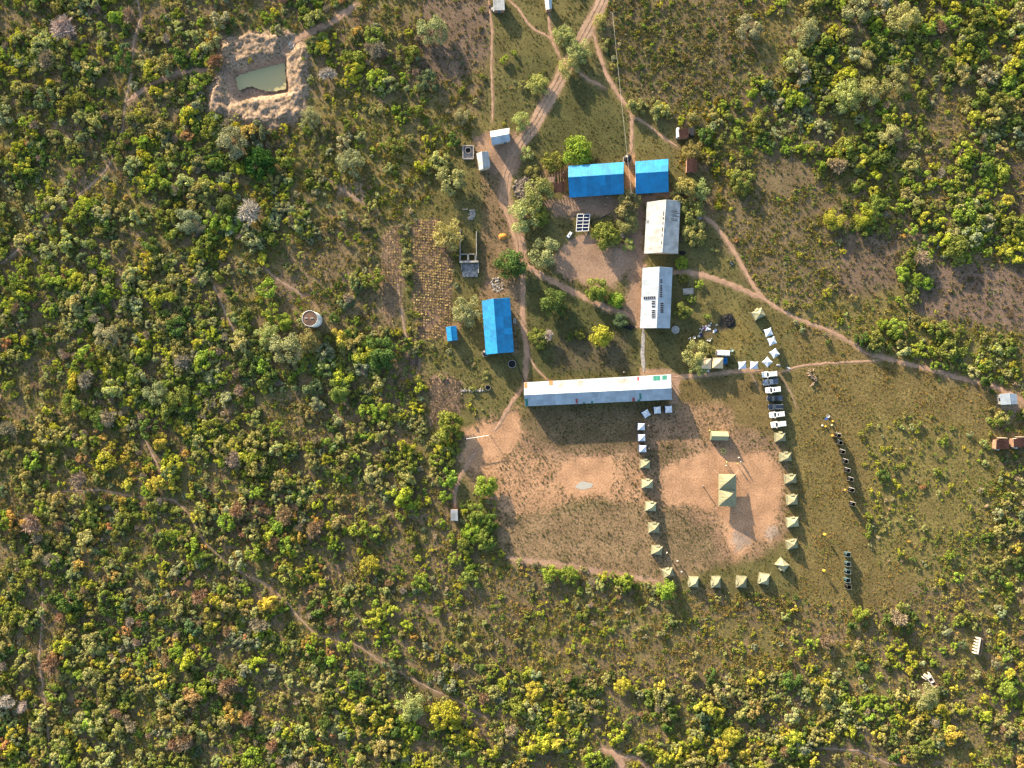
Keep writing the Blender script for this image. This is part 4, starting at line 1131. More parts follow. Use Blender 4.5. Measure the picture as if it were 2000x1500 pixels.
def gable(name, label, cat, A, B, R0, R1, D, C, z1, zr, z2, mat, wall, cols, rows=1, inset1=0.5, inset2=0.5, ends=0.4, doors=(), skip=(), group=None, posts=0, skew_mats=None):
    """A-B first eave, R0-R1 ridge, D-C second eave (photo pixels); A,R0,D share one gable end"""
    a, b = P(*A, z1), P(*B, z1); r0, r1 = P(*R0, zr), P(*R1, zr); d, c = P(*D, z2), P(*C, z2)
    root = thing(name, label, cat, (0, 0, 0), 0, group)
    org = (a + b + c + d) / 4; org.z = 0
    root.location = org
    L = lambda p: Vector(p) - org
    rf = link("roof", None, root)
    def on(u, v):   # u: 0 first eave .. 1 ridge .. 2 second eave
        e1, rr_, e2 = a.lerp(b, v), r0.lerp(r1, v), d.lerp(c, v)
        return e1.lerp(rr_, u) if u <= 1 else rr_.lerp(e2, u - 1)
    rng = random.Random(name + label)
    for side in (0, 1):
        for i in range(cols):
            for j in range(rows):
                if (side, i, j) in skip: continue
                v0, v1 = i / cols - 0.0015, (i + 1) / cols + 0.0015
                u0, u1 = j / rows, (j + 1) / rows + (0.01 if j < rows - 1 else 0)
                if side: q = [on(2 - u0, v0), on(2 - u0, v1), on(2 - u1, v1), on(2 - u1, v0)]
                else: q = [on(u0, v0), on(u0, v1), on(u1, v1), on(u1, v0)]
                lift = Vector((0, 0, rng.uniform(0, 0.012) + 0.016 * j))
                mt = mat if not skew_mats else rng.choice(skew_mats)
                sheet("roof_sheet", *[L(p) + lift for p in q], mt, rf)
    m = MB(); e = 0.16
    for s_, oo in ((-1, 0.97), (1, 1.03)):
        m.poly([L(on(oo, 0)) + Vector((0, 0, 0.06)), L(on(oo, 1)) + Vector((0, 0, 0.06)), L(r1) + Vector((0, 0, 0.09)), L(r0) + Vector((0, 0, 0.09))] if s_ > 0 else
               [L(r0) + Vector((0, 0, 0.09)), L(r1) + Vector((0, 0, 0.09)), L(on(oo, 1)) + Vector((0, 0, 0.06)), L(on(oo, 0)) + Vector((0, 0, 0.06))])
    m.obj("ridge_cap", mat, rf)
    # walls with gable ends below the sheets
    len_ = (b - a).length; w1 = (r0 - a).length; w2 = (r0 - d).length
    v0, v1 = ends / len_, 1 - ends / len_; u0, u2 = inset1 / w1, 2 - inset2 / w2
    dz = Vector((0, 0, -0.07))
    ring0 = [on(u0, v0) + dz, on(1, v0) + dz, on(u2, v0) + dz]; ring1 = [on(u0, v1) + dz, on(1, v1) + dz, on(u2, v1) + dz]
    fl = lambda p: Vector((p.x, p.y, -0.05))
    m = MB()
    for q in ([fl(ring0[0]), fl(ring0[2]), ring0[2], ring0[1], ring0[0]], [fl(ring1[0]), fl(ring1[2]), ring1[2], ring1[1], ring1[0]], [fl(ring0[0]), fl(ring1[0]), ring1[0], ring0[0]], [fl(ring0[2]), fl(ring1[2]), ring1[2], ring0[2]]):
        m.poly([L(p) for p in q])
    wl = m.obj("wall", wall, root)
    # doors and windows alternate along both long sides
    for side, (p0, p1) in enumerate(((ring0[0], ring1[0]), (ring0[2], ring1[2]))):
        p0, p1 = fl(p0), fl(p1); t = (p1 - p0).normalized(); no = Vector((t.y, -t.x, 0))
        if (p0 - org).dot(no) < 0: no = -no
        nb = max(1, int((p1 - p0).length / 2.6))
        for k in range(nb):
            q = p0.lerp(p1, (k + 0.5) / nb) - org + no * 0.03
            ang = math.atan2(t.y, t.x)
            is_door = (k % 3 == 1) if side in doors else False
            mm = MB(); mm.box((0, 0, 0), (0.9, 0.06, 1.95) if is_door else (1.1, 0.06, 0.85))
            o = mm.obj("door" if is_door else "window", M_DOOR if is_door else M_GLASS, root, q + Vector((0, 0, 1.0 if is_door else 1.45))); o.rotation_euler = (0, 0, ang)
            if not is_door:
                mm = MB(); mm.box((0, 0, 0), (1.24, 0.16, 0.07)); mm.obj("sill", M_CONC, o, (0, 0, -0.46))
    if posts:
        side, n_ = posts
        for k in range(n_):
            v = v0 + (v1 - v0) * k / (n_ - 1)
            u = 0.10 if side == 0 else 1.90
            p = on(u, v); mm = MB(); mm.box((0, 0, p.z / 2 - 0.05), (0.14, 0.14, p.z)); mm.obj("veranda_post", M_WOOD, root, L(fl(p)) + Vector((0, 0, 0.0)))
    return root, on, org

def roof_rect(on, org, root, u0, u1, v0, v1, mat, name, lift=0.06):
    q = [on(u0, v0), on(u0, v1), on(u1, v1), on(u1, v0)]
    q = [p - org + Vector((0, 0, lift)) for p in q]
    return sheet(name, *q, mat, root, ribs=2, h=0.02)

# the long classroom block; first eave is the lit upper one
blk, on, org = gable("classroom_block", "long white-roofed classroom block above the sandy yard", "building", (1024, 747), (1310, 731), (1024, 771.5), (1311, 758), (1026, 793.5), (1312, 780.5),
                     2.5, 4.3, 2.7, M_TIN, M_WALL, 24, 2, 1.7, 0.5, doors=(0,), posts=(0, 13))
X0, X1 = 1024.0, 1311.0
for (xa, xb, u0, u1, mt) in [(1024, 1030, 0.02, 0.45, M_PORANGE), (1072, 1080, -0.02, 0.34, M_PORANGE), (1276, 1290, 0.06, 0.40, M_PGREEN), (1294, 1303, 0.06, 0.36, M_PGREEN), (1245, 1249, 0.06, 0.34, M_PRED), (1222, 1227, 0.05, 0.14, M_TIN2),
                             (1123, 1127, 1.55, 1.95, M_PRED), (1137, 1141, 1.88, 2.0, M_PGREEN), (1153, 1157, 1.80, 1.99, M_PGREEN), (1025, 1030, 1.35, 1.98, M_PGREEN), (1234, 1239, 1.68, 2.0, M_PRED), (1248, 1252, 1.33, 1.84, M_PGREEN), (1244, 1249, 1.86, 2.01, M_PGREEN)]:
    roof_rect(on, org, blk, u0, u1, (xa - X0) / (X1 - X0), (xb - X0) / (X1 - X0), mt, "roof_patch")
# bright and grey re-roofed stretches
for (xa, xb, u0, u1) in [(1090, 1140, 0.05, 0.55), (1180, 1210, 0.05, 0.5), (1210, 1235, 0.1, 0.5)]:
    roof_rect(on, org, blk, u0, u1, (xa - X0) / (X1 - X0), (xb - X0) / (X1 - X0), M_TIN2, "roof_patch", 0.05)

gable("blue_hall", "long blue-roofed hall with a sunlit upper slope", "building", (1110.4, 324), (1218, 316.5), (1110, 346.4), (1217.6, 339.4), (1112.4, 386), (1218.6, 378.8), 2.9, 5.0, 2.5, M_BLUE, M_WALL, 9, 2, 0.5, 2.0, doors=(1,), posts=(1, 7))
gable("blue_hall", "shorter blue-roofed hall right of the black tank", "building", (1241, 315.4), (1305.4, 310.4), (1241.4, 338.8), (1304.8, 334.6), (1241.4, 379), (1306, 375), 2.9, 5.0, 2.5, M_BLUE, M_WALL, 5, 2, 0.5, 2.0, doors=(1,), posts=(1, 5))
gable("blue_hall", "blue-roofed hall beside the driveway, ridge running up and down", "building", (941, 588), (949, 692.4), (964, 583.4), (972, 690), (995.8, 581.6), (1003.8, 687.6), 2.8, 4.7, 2.5, M_BLUE, M_WALL, 9, 2, 0.5, 1.8, doors=(1,), posts=(1, 7))
gable("blue_shed", "tiny blue-roofed shed beside the crop field", "shed", (871, 639), (874, 666.5), (880.4, 637.2), (883, 665.4), (891.4, 636.2), (893.8, 664.4), 2.1, 2.7, 2.1, M_BLUE, M_WALLB, 2, 1, 0.25, 0.25, 0.2)
grey, gon, gorg = gable("grey_roofed_block", "grey weathered gable block with torn dark strips in its roof", "building", (1263.6, 395), (1258, 495.6), (1301, 390), (1293.4, 493), (1329, 392), (1324.2, 495.6), 2.6, 4.6, 2.9, M_TIN2, M_WALL, 9, 2, 1.7, 0.5, doors=(0,), posts=(0, 7))
for k, (v, l) in enumerate([(0.20, .5), (0.235, .6), (0.275, .45), (0.30, .62), (0.345, .55), (0.375, .5)]):   # holes seen as dark gaps
    q0 = 1.42 + 0.06 * (k % 2)
    m = MB(); pts_ = [gon(q0, v), gon(q0, v + 0.008), gon(q0 + l * 0.78, v + 0.012), gon(q0 + l * 0.8, v)]
    m.poly([p - gorg + Vector((0, 0, 0.07)) for p in pts_]); m.obj("roof_hole", M_DARK, grey)
for v0, v1 in ((0.22, 0.30), (0.33, 0.37), (0.42, 0.47), (0.52, 0.60), (0.64, 0.70), (0.78, 0.84)):
    m = MB(); m.poly([p - gorg + Vector((0, 0, 0.075)) for p in (gon(0.90, v0), gon(0.90, v1), gon(0.945, v1), gon(0.945, v0))]); m.obj("ridge_gap", M_DARK, grey)
sol, son, sorg = gable("solar_roofed_block", "white-roofed block carrying rows of dark solar panels", "building", (1255, 523.6), (1250, 641), (1288, 521), (1282.4, 640.6), (1313.6, 523), (1308.4, 641), 2.6, 4.5, 2.8, M_TIN, M_WALL, 10, 2, 1.7, 0.5, doors=(0,), posts=(0, 8))
def solar_on_roof(rows_, label):
    root = thing("solar_array", label, "solar panels", sorg)
    for (u0, u1, v0, v1) in rows_:
        q = [son(u0, v0), son(u0, v1), son(u1, v1), son(u1, v0)]
        nr = (q[1] - q[0]).cross(q[3] - q[0]).normalized()
        if nr.z < 0: nr = -nr; q.reverse()
        lo = [p - sorg + nr * 0.10 for p in q]; hi = [p - sorg + nr * 0.15 for p in q]
        m = MB(); m.loft([lo, hi]); o = m.obj("solar_panel", M_SOLAR, root)
        m = MB()
        for i in range(4):
            m.tube([hi[i], hi[(i + 1) % 4]], 0.03, 4)
        m.obj("panel_frame", M_STEEL, o)
        mid = sum(lo, Vector()) / 4; m = MB(); m.tube([mid, mid - nr * 0.07], 0.05, 5); m.obj("mount", M_STEEL, o)
def vy(y): return (y - 522.5) / 118.5
E = lambda x, y: 1 + ((x - (1288 - (y - 521) * 0.047)) / 25.8)
Wst = lambda x, y: (x - (1255 - (y - 523.6) * 0.0426)) / 32.7
solar_on_roof([(E(1288.4, y), E(1293.2, y), vy(y), vy(y + 3.1)) for y in (546.4, 550.6, 558, 562, 566, 570.2, 574.3, 578.2)], "column of eight solar panels high on the shaded roof slope")
solar_on_roof([(E(1289, y), E(1295.4, y), vy(y), vy(y + 3.2)) for y in (591.6, 595.8, 600.2, 604.4, 608.4)], "stack of five solar panels low on the shaded roof slope")
solar_on_roof([(Wst(1257.2 + 3.85 * k, 582), Wst(1260.6 + 3.85 * k, 582), vy(579), vy(585.2)) for k in range(6)], "row of six greyish solar panels across the bright roof slope")
solar_on_roof([(Wst(1273, y), Wst(1279.8, y), vy(y), vy(y + 3.1)) for y in (588, 592, 597.6, 605.6, 609.8, 614, 618)], "column of seven dark solar panels down the bright roof slope")

gable("white_house", "small white gable house by the driveway fork", "house", (957.4, 256.6), (995, 250), (959, 268), (994.4, 261.4), (961, 283.6), (996.6, 275), 2.4, 3.5, 2.4, M_TIN, M_WALL, 4, 1, 0.35, 0.5, 0.25, doors=(1,))
gable("tin_house", "small grey tin-roofed house left of the driveway", "house", (930.6, 300), (936, 332.6), (941, 296), (943.6, 329.6), (954, 295.4), (957.6, 327), 2.3, 3.3, 2.3, M_TIN2, M_WALL, 4, 1, 0.35, 0.35, 0.25, doors=(1,))
gable("white_hut", "little white-roofed hut at the top edge", "hut", (1063.8, 0.5), (1066.5, 19), (1071, -2), (1073, 18), (1077.6, -2), (1078, 17), 2.2, 2.9, 2.2, M_TIN, M_WALLB, 2, 1, 0.2, 0.2, 0.2)
gable("tin_shed", "white and blue-grey tin shed by the right path", "shed", (1952, 770), (1955, 791), (1971.8, 767.6), (1974, 789.6), (1985.5, 770.5), (1987.4, 789.2), 2.0, 2.7, 2.0, M_TIN, M_GREYW, 3, 1, 0.3, 0.3, 0.2, doors=(1,))

def flat_shed(name, label, cat, corners, z0, z1, mat, wall, cols, extra=(), group=None, ribs=4, walls=True):
    """mono-pitch shed: corners a,b,c,d in pixels; a-b low edge, d-c high edge"""
    a, b = P(*corners[0], z0), P(*corners[1], z0); c, d = P(*corners[2], z1), P(*corners[3], z1)
    org = (a + b + c + d) / 4; org.z = 0
    root = thing(name, label, cat, org, 0, group)
    rf = link("roof", None, root); rng = random.Random(label)
    for i in range(cols):
        v0, v1 = i / cols + 0.004, (i + 1) / cols - 0.004
        j = rng.uniform(-0.03, 0.03)
        q = [a.lerp(b, v0), a.lerp(b, v1), d.lerp(c, v1), d.lerp(c, v0)]
        sheet("roof_sheet", *[p - org + Vector((0, 0, 0.02 + abs(j))) for p in q], mat, rf, ribs)
    if walls:
        cen = (a + b + c + d) / 4
        q = [p.lerp(cen, 0.10) for p in (a, b, c, d)]
        lo = [Vector((p.x, p.y, -0.05)) - org for p in q]; hi = [Vector((p.x, p.y, p.z - 0.12)) - org for p in q]
        m = MB(); m.loft([lo, hi], caps=False); m.obj("wall", wall, root)
        t = (lo[1] - lo[0]); mm = MB(); mm.box((0, 0, 0), (0.8, 0.06, 1.6)); o = mm.obj("door", M_DOOR, root, (lo[0] + lo[1]) / 2 + Vector((0, 0, 0.85))); o.rotation_euler = (0, 0, math.atan2(t.y, t.x))
    else:
        for p in (a, b, c, d):
            mm = MB(); mm.tube([Vector((p.x, p.y, -0.05)) - org, p - org], 0.06, 5); mm.obj("post", M_WOOD, root)
    return root, org
s1, o1 = flat_shed("rusty_shed", "small rusty shed with a white wall on its left", "shed", [(1325, 253), (1327, 269.6), (1345, 268), (1344, 250.4)], 2.0, 2.2, M_RUST, M_WALLB, 4)
m = MB(); p = P(1322, 262); m.box((p.x - o1.x, p.y - o1.y, 0.95), (0.7, 3.0, 1.9)); m.obj("porch_wall", M_WHITE, s1)
m = MB(); p = P(1349, 260); m.box((p.x - o1.x, p.y - o1.y, 0.8), (1.6, 2.6, 1.6)); m.obj("dark_annex", M_DARK, s1)
flat_shed("rusty_shed", "square rusty-roofed shed above the broad olive tree", "shed", [(1341, 336), (1361.6, 336), (1362, 309.4), (1341.4, 309.4)], 2.0, 2.2, M_RUST, M_WALLB, 5)
s3, o3 = flat_shed("rusty_shelter", "broken rusty shelter against the left end of the blue hall", "shed", [(1082, 377), (1105, 375), (1105.6, 353), (1082, 357)], 2.0, 2.3, M_RUST, M_WALLB, 6, walls=False)
for i in range(9):
    x = 1056 + 5.6 * i + random.uniform(-.6, .6); y0, y1 = 343 - i * 0.9 + random.uniform(-1, 1), 354 + random.uniform(-2, 1)
    m = MB(); m.tube([P(x, y0, 1.9) - o3, P(x + 0.6, y1 + 4, 2.2) - o3], 0.07, 5); m.obj("rafter", M_WOOD if i % 2 else M_WALLB, s3)
for (xa, xb, ya, yb) in ((1070, 1083, 345, 357), (1056, 1062, 346, 354), (1098, 1105, 337, 350)):
    sheet("loose_sheet", P(xa, yb, 2.2) - o3, P(xb, yb - 1, 2.15) - o3, P(xb, ya, 2.35) - o3, P(xa, ya + 1, 2.3) - o3, M_RUST if xa != 1070 else M_WALLB, s3, 3)
for (x, y) in ((1057, 344), (1104, 338), (1057, 357)):
    m = MB(); m.tube([P(x, y) - o3, P(x, y, 2.0) - o3], 0.07, 5); m.obj("post", M_WOOD, s3)
flat_shed("tin_latrine", "small tin-roofed latrine at the end of the yard path", "latrine", [(880.4, 1016.6), (894.6, 1017.4), (894, 995.6), (880, 995.4)], 2.0, 2.3, M_TIN2, M_WALLB, 2)
for cor, lab in (([(1945, 878), (1971, 876.5), (1970, 858), (1946, 859)], "left of two rusty-roofed latrines at the right edge"), ([(1980, 874), (2004, 873), (2003, 855), (1979, 857)], "right rusty-roofed latrine cut by the right edge")):
    s4, o4 = flat_shed("rusty_latrine", lab, "latrine", cor, 2.2, 2.4, M_RUST, M_WALLB, 3, group="latrines at the right edge")
    p = P(cor[0][0] - 2.4, (cor[0][1] + cor[3][1]) / 2); m = MB(); m.box((p.x - o4.x, p.y - o4.y, 0.95), (0.5, 3.2, 1.9)); m.obj("screen_wall", M_WHITE, s4)
    p = P(cor[0][0] + 9, cor[3][1] - 4); m = MB(); m.box((p.x - o4.x, p.y - o4.y, 0.7), (2.8, 0.15, 1.4)); m.obj("screen_wall", M_WALL, s4)
s5, o5 = flat_shed("patched_tin_shed", "patched tin shed cut by the top edge", "shed", [(963.5, 20), (986, 20), (985, -8), (962.5, -8)], 2.1, 2.4, M_TIN2, M_WALLB, 6)
for i, (xa, ya) in enumerate(((958, 14), (962, 18), (966, 21))):
    m = MB(); p = P(xa, ya); m.box((p.x - o5.x, p.y - o5.y, 0.3), (1.0, 0.7, 0.6), 0.4 * i); m.obj("stored_box", (M_DARK, M_TIN2, M_WHITE)[i], s5)

# roofless ruin
ru = P(915, 480); root = thing("roofless_building", "roofless shell of low grey walls with rubble, beside the crop field", "ruin", ru)
def wallseg(x0, y0, x1, y1, h, t, mat, nm="wall"):
    a, b = P(x0, y0) - ru, P(x1, y1) - ru; d = b - a
    n_ = max(1, int(d.length / 1.4))
    for i in range(n_):     # broken courses, each length at its own height
        c = a.lerp(b, (i + .5) / n_); hh = h * random.uniform(0.86, 1.04)
        m = MB(); m.box((0, 0, hh / 2 - 0.05), (d.length / n_ - 0.02, t * random.uniform(.96, 1.0), hh)); o = m.obj(nm, mat, root, c); o.rotation_euler = (0, 0, math.atan2(d.y, d.x))
wallseg(899.7, 449, 899.2, 497, 1.6, 0.24, M_GREYW); wallseg(930.7, 453, 930.9, 511, 1.4, 0.22, M_GREYW); wallseg(899, 497.6, 913, 497.4, 1.5, 0.24, M_GREYW); wallseg(914.8, 498.8, 914.8, 510, 1.7, 0.55, M_WALL)
wallseg(916, 497.6, 928, 497.8, 1.7, 0.26, M_WALL); wallseg(928.6, 499.4, 928.4, 510.4, 1.7, 0.24, M_GREYW); wallseg(898, 512.8, 935, 512.2, 1.9, 0.6, M_CONC); wallseg(899.5, 499, 899, 510, 1.6, 0.3, M_GREYW)
wallseg(934.4, 515, 934.6, 534, 1.3, 0.3, M_GREYW); wallseg(901, 515, 902, 528, 0.8, 0.2, M_GREYW); wallseg(904, 409.6, 914, 409.2, 0.7, 0.22, M_WALL)
m = MB(); a = P(903, 516) - ru; b = P(933, 541) - ru
m.box(((a.x + b.x) / 2, (a.y + b.y) / 2, 0.06), (b.x - a.x, a.y - b.y, 0.14)); m.obj("floor_slab", pm("sooty_slab", (0.27, 0.26, 0.25), 0.9, var=0.5, scale=0.9, dirt=(0.05, 0.05, 0.05)), root)
M_STONE = pm("grey_stone", (0.34, 0.31, 0.28), 0.95, var=0.3, scale=3, objvar=0.3)
M_RUBB = pm("brown_rubble", (0.24, 0.185, 0.14), 0.95, var=0.35, scale=3, objvar=0.45)
_rocks = []
for i in range(5):
    r = np.random.default_rng(700 + i); bm = bmesh.new(); bmesh.ops.create_icosphere(bm, subdivisions=1, radius=1.0)
    for v in bm.verts: v.co *= 0.75 + 0.5 * r.random(); v.co.z *= 0.7
    me = bpy.data.meshes.new("rock"); bm.to_mesh(me); bm.free(); _rocks.append(me)
_rockm = {}
def rock_mesh(i, mat):
    k = (i % 5, mat.name)
    if k not in _rockm:
        me = _rocks[i % 5].copy(); me.materials.append(mat); _rockm[k] = me
    return _rockm[k]
def heap(name, label, cat, px, py, rx, ry, n_, size, mat, part="stone", root=None, mound=0.0):
    c = P(px, py); c.z = gz(px, py)
    own = root is None
    if own: root = thing(name, label, cat, c)
    off = Vector((0, 0, 0)) if own else c - root.location
    if mound:
        m = MB(); m.lathe([(max(rx, ry) * S * .98, -0.05), (max(rx, ry) * S * .7, mound * .5), (max(rx, ry) * S * .35, mound * .9), (0, mound)], 16, sx=rx / max(rx, ry), sy=ry / max(rx, ry)); m.obj("heap_core", mat, root, off, True)
    for i in range(n_):
        a = random.uniform(0, 6.28); q = math.sqrt(random.random()); s_ = size * random.uniform(0.5, 1.35)
        o = link(part, rock_mesh(i, mat), root, off + Vector((rx * S * q * math.cos(a), ry * S * q * math.sin(a), mound * (1 - q) + s_ * 0.25)), random.uniform(0, 6.28)); o.scale = (s_, s_ * random.uniform(.6, 1), s_ * random.uniform(.5, .9))
    return root
heap("", "", "", 920, 418, 7, 10, 26, 0.5, M_STONE, root=root, part="rubble_stone")
heap("", "", "", 918, 530, 12, 9, 14, 0.35, M_STONE, root=root, part="rubble_stone")
heap("rubble_heap", "round heap of firewood and rubble beside the driveway", "heap", 1026, 370, 24, 26, 130, 0.42, M_RUBB, "rubble_piece", mound=0.4)
heap("stone_heap", "scattered grey stones above the blue hall by the driveway", "heap", 972, 556, 14, 15, 60, 0.3, M_STONE)
heap("stone_row", "row of grey stones beside the stone-ringed well", "heap", 922, 762, 26, 4, 46, 0.32, M_STONE)
heap("stone_heap", "stones tipped at the right foot of the grey-roofed block's tree", "heap", 1364, 427, 5, 6, 14, 0.4, M_STONE)
heap("white_rubble", "pale rubble under the olive tree left of the grey roof", "heap", 1218, 458, 7, 9, 26, 0.35, M_STONE)
heap("sand_heap", "small heap of orange building sand beside the driveway", "heap", 982, 462, 9, 7, 10, 0.2, pm("orange_sand", (0.55, 0.24, 0.055), 0.95, var=0.2, scale=2, spec=0.1), "clod", mound=0.6)
heap("charcoal_heap", "black heap of charcoal and burnt wood on the grass", "heap", 1424, 626, 10, 13, 60, 0.35, pm("charcoal", (0.012, 0.012, 0.014), 0.95), "charcoal_lump", mound=0.35)
heap("charcoal_heap", "black heap at the lower left corner of the solar roof", "heap", 1229, 638, 9, 6, 34, 0.4, pm("charcoal", (0.012, 0.012, 0.014), 0.95), "charcoal_lump", mound=0.5)
heap("charcoal_heap", "black scraps at the lower right corner of the grey roof", "heap", 1333, 494, 6, 4, 18, 0.3, pm("charcoal", (0.012, 0.012, 0.014), 0.95), "charcoal_lump", mound=0.3)
# burnt stumps in the scrub
heap("burnt_stumps", "black burnt stumps in a scrub clearing below the pond", "heap", 535, 366, 15, 16, 16, 0.55, pm("charcoal", (0.012, 0.012, 0.014), 0.95), "stump")
# root stack
lp = P(1585, 737); root = thing("log_pile", "heap of pale twisted logs and roots by the footpath", "log pile", lp)
for i in range(26):
    a = random.uniform(0, 3.14); c = Vector((random.uniform(-1.1, 1.2), random.uniform(-2.8, 2.8), random.uniform(0.15, 0.9))); c.x += -c.y * 0.22
    l = random.uniform(0.7, 1.5); d = Vector((math.cos(a), math.sin(a), random.uniform(-.25, .25))) * l / 2; k = Vector((random.uniform(-.2, .2), random.uniform(-.2, .2), random.uniform(0, .2)))
    m = MB(); m.tube([c - d, c + k, c + d], [0.16, 0.13, 0.07], 6); m.obj("log", pm("bleached_log", (0.30, 0.22, 0.16), 0.9, var=0.3, scale=4, objvar=0.35), root)

# ------------------------------------------------------------------ tanks, wells, poles, cables
def cyl_tank(px, py, r, h, label, mat, roof=None, name="water_tank", ribs=True, base=True, top_at=False):
    p = P(px, py); root = thing(name, label, "tank", p)
    m = MB()
    prof = [(0, 0), (r, 0)]
    if ribs:
        for k in range(5): prof += [(r, h * (.1 + .17 * k)), (r * 1.03, h * (.14 + .17 * k)), (r, h * (.18 + .17 * k))]
    prof += [(r, h * .95), (r * .8, h * 1.06), (r * .22, h * 1.12), (r * .22, h * 1.16), (0, h * 1.16)]
    m.lathe([(a, b + 0.15) for a, b in prof], 28); m.obj("tank_body", mat, root, smooth_=True)
    m = MB(); m.lathe([(r * .2, h * 1.16 + .15), (r * .2, h * 1.2 + .15), (0, h * 1.2 + .15)], 14); m.obj("lid", mat, root)
    m = MB(); m.lathe([(0, -0.05), (r * 1.25, -0.05), (r * 1.25, 0.15), (0, 0.15)], 24); m.obj("plinth", M_CONC, root)
    return root
cyl_tank(1225, 312, 1.15, 2.0, "black water tank between the two blue halls", M_PVC)
cyl_tank(948, 690, 0.95, 1.7, "dark tank at the lower left corner of the driveway blue hall", M_PVC)
# tall white reservoir in the scrub: top seen displaced outwards
r = 2.45; p = P(615.2, 625.2); root = thing("water_reservoir", "tall round white reservoir with a brown rusted top in the scrub", "tank", p)
m = MB(); m.lathe([(r, -0.05), (r, 2.0), (r * 1.012, 2.05), (r, 2.1), (r, 4.0), (r * 1.012, 4.05), (r, 4.1), (r, 5.9), (r * 1.02, 6.0), (r * .985, 6.0), (r * .985, 5.85)], 40); m.obj("tank_wall", pm("reservoir_paint", (0.80, 0.82, 0.84), 0.5, var=0.12, scale=0.5), root, smooth_=True)
m = MB(); m.lathe([(r * .985, 5.86), (r * .5, 5.95), (0, 6.0)], 40); m.obj("tank_roof", pm("rusted_top", (0.13, 0.075, 0.05), 0.9, var=0.35, scale=0.8), root, smooth_=True)
for x in (-1.2, 0.7): 
    m = MB(); m.box((x, 0.1, 6.02), (1.0, 0.12, 0.14)); m.obj("top_bar", M_WHITE, root)
m = MB()
for s_ in (-.2, .2): m.tube([(r + .12, s_, 0), (r + .12, s_, 6.2)], .025, 4)
for k in range(14): m.tube([(r + .12, -.2, .4 + k * .42), (r + .12, .2, .4 + k * .42)], .02, 4)
m.obj("ladder", M_STEEL, root)
def well(px, py, r, label, square=None):
    p = P(px, py); root = thing("well", label, "well", p)
    if square:
        w, h = square
        for (x, y, dx, dy) in ((0, h / 2, w, .28), (0, -h / 2, w, .28), (-w / 2, 0, .28, h - .3), (w / 2, 0, .28, h - .3)):
            m = MB(); m.box((x, y, .35), (dx, dy, .8)); m.obj("kerb_wall", M_CONC, root)
        m = MB(); m.box((0, 0, .03), (w - .3, h - .3, .12)); m.obj("apron", M_CONC, root)
    m = MB(); m.lathe([(r, 0), (r * 1.0, .75), (r * .9, .75), (r * .9, .1)], 26, (0, 0.6 if square else 0, 0)); m.obj("well_ring", M_CONC, root)
    m = MB(); m.lathe([(r * .92, .14), (0, .14)], 26, (0, .6 if square else 0, 0)); m.obj("well_water", M_DARK, root)
    return root
well(914.6, 298.5, 1.0, "square walled well left of the tin house", (3.4, 4.2))
well(1000, 711, 1.3, "dark round well below the driveway blue hall")
well(953, 757, 0.9, "stone-ringed well at the end of the stone row")
# kerb-round concrete and slab
p = P(1319, 644); root = thing("concrete_disc", "round concrete cover at the lower right corner of the solar roof", "cover", p); m = MB(); m.lathe([(1.3, -.05), (1.3, .25), (1.1, .35), (0, .38)], 24); m.obj("disc", M_GREYW, root); m = MB(); m.lathe([(.3, .38), (.3, .5), (0, .5)], 12); m.obj("hatch", M_STEEL, root)
p = P(1344, 569); root = thing("concrete_slab", "bare concrete slab among shrubs right of the solar roof", "slab", p); m = MB(); m.box((0, 0, .1), (3.4, 2.0, .3), .06); m.obj("slab", M_CONC, root); m = MB(); m.box((1.5, .1, .35), (.2, 1.7, .2), .06); m.obj("kerb", M_GREYW, root)
p = P(1004, 627); root = thing("concrete_step", "small grey step block against the right side of the driveway blue hall", "slab", P(1005, 627)); m = MB(); m.box((0, 0, .15), (1.0, 1.7, .3)); m.obj("step", M_CONC, root); m = MB(); m.box((-.3, 0, .36), (.4, 1.5, .14)); m.obj("upper_step", M_CONC, root)
# tyre
root = thing("tyre", "black tyre lying on grass beside the footpath", "tyre", P(1429, 515)); m = MB(); m.lathe([(.32, .05), (.6, .0), (.68, .12), (.6, .26), (.32, .22), (.32, .05)], 20); m.obj("tread", M_PVC, root, smooth_=True); m = MB(); m.lathe([(.3, .1), (0, .12)], 14); m.obj("hub", M_STEEL, root)
# chest
root = thing("white_chest", "white box-like chest lying near the ground solar array", "chest", P(1112, 459), math.radians(55)); m = MB(); m.box((0, 0, .4), (2.1, 1.0, .8), 0, 0, .9); m.obj("body", M_WHITE, root); m = MB(); m.box((-.25, -.1, .81), (.7, .3, .04)); m.obj("slot", M_DARK, root); m = MB(); m.box((-.9, 0, .5), (.35, .9, .5)); m.obj("end_panel", pm("pale_blue_panel", (.25, .42, .62), .5), root)
# ground solar array: two columns of five
ga = P(1139, 434); root = thing("ground_solar_array", "framed ground array of ten dark solar panels beside the courtyard", "solar panels", ga)
def gq(i, j): # grid corner in pixels, i 0..2, j 0..5
    tl, tr_, bl, br = (1127.8, 418.4), (1152.4, 418.2), (1125.4, 451.8), (1149.4, 450.8)
    u, v = i / 2, j / 5
    x = (tl[0] * (1 - u) + tr_[0] * u) * (1 - v) + (bl[0] * (1 - u) + br[0] * u) * v; y = (tl[1] * (1 - u) + tr_[1] * u) * (1 - v) + (bl[1] * (1 - u) + br[1] * u) * v
    return P(x, y, 1.5 - 0.5 * v) - ga
for i in range(2):
    for j in range(5):
        q = [gq(i, j + 1), gq(i + 1, j + 1), gq(i + 1, j), gq(i, j)]; cq = sum(q, Vector()) / 4; q = [x.lerp(cq, 0.05) for x in q]
        m = MB(); m.loft([[x - Vector((0, 0, .04)) for x in q], q]); m.obj("solar_panel", M_SOLAR, root)
fr = link("frame", None, root)
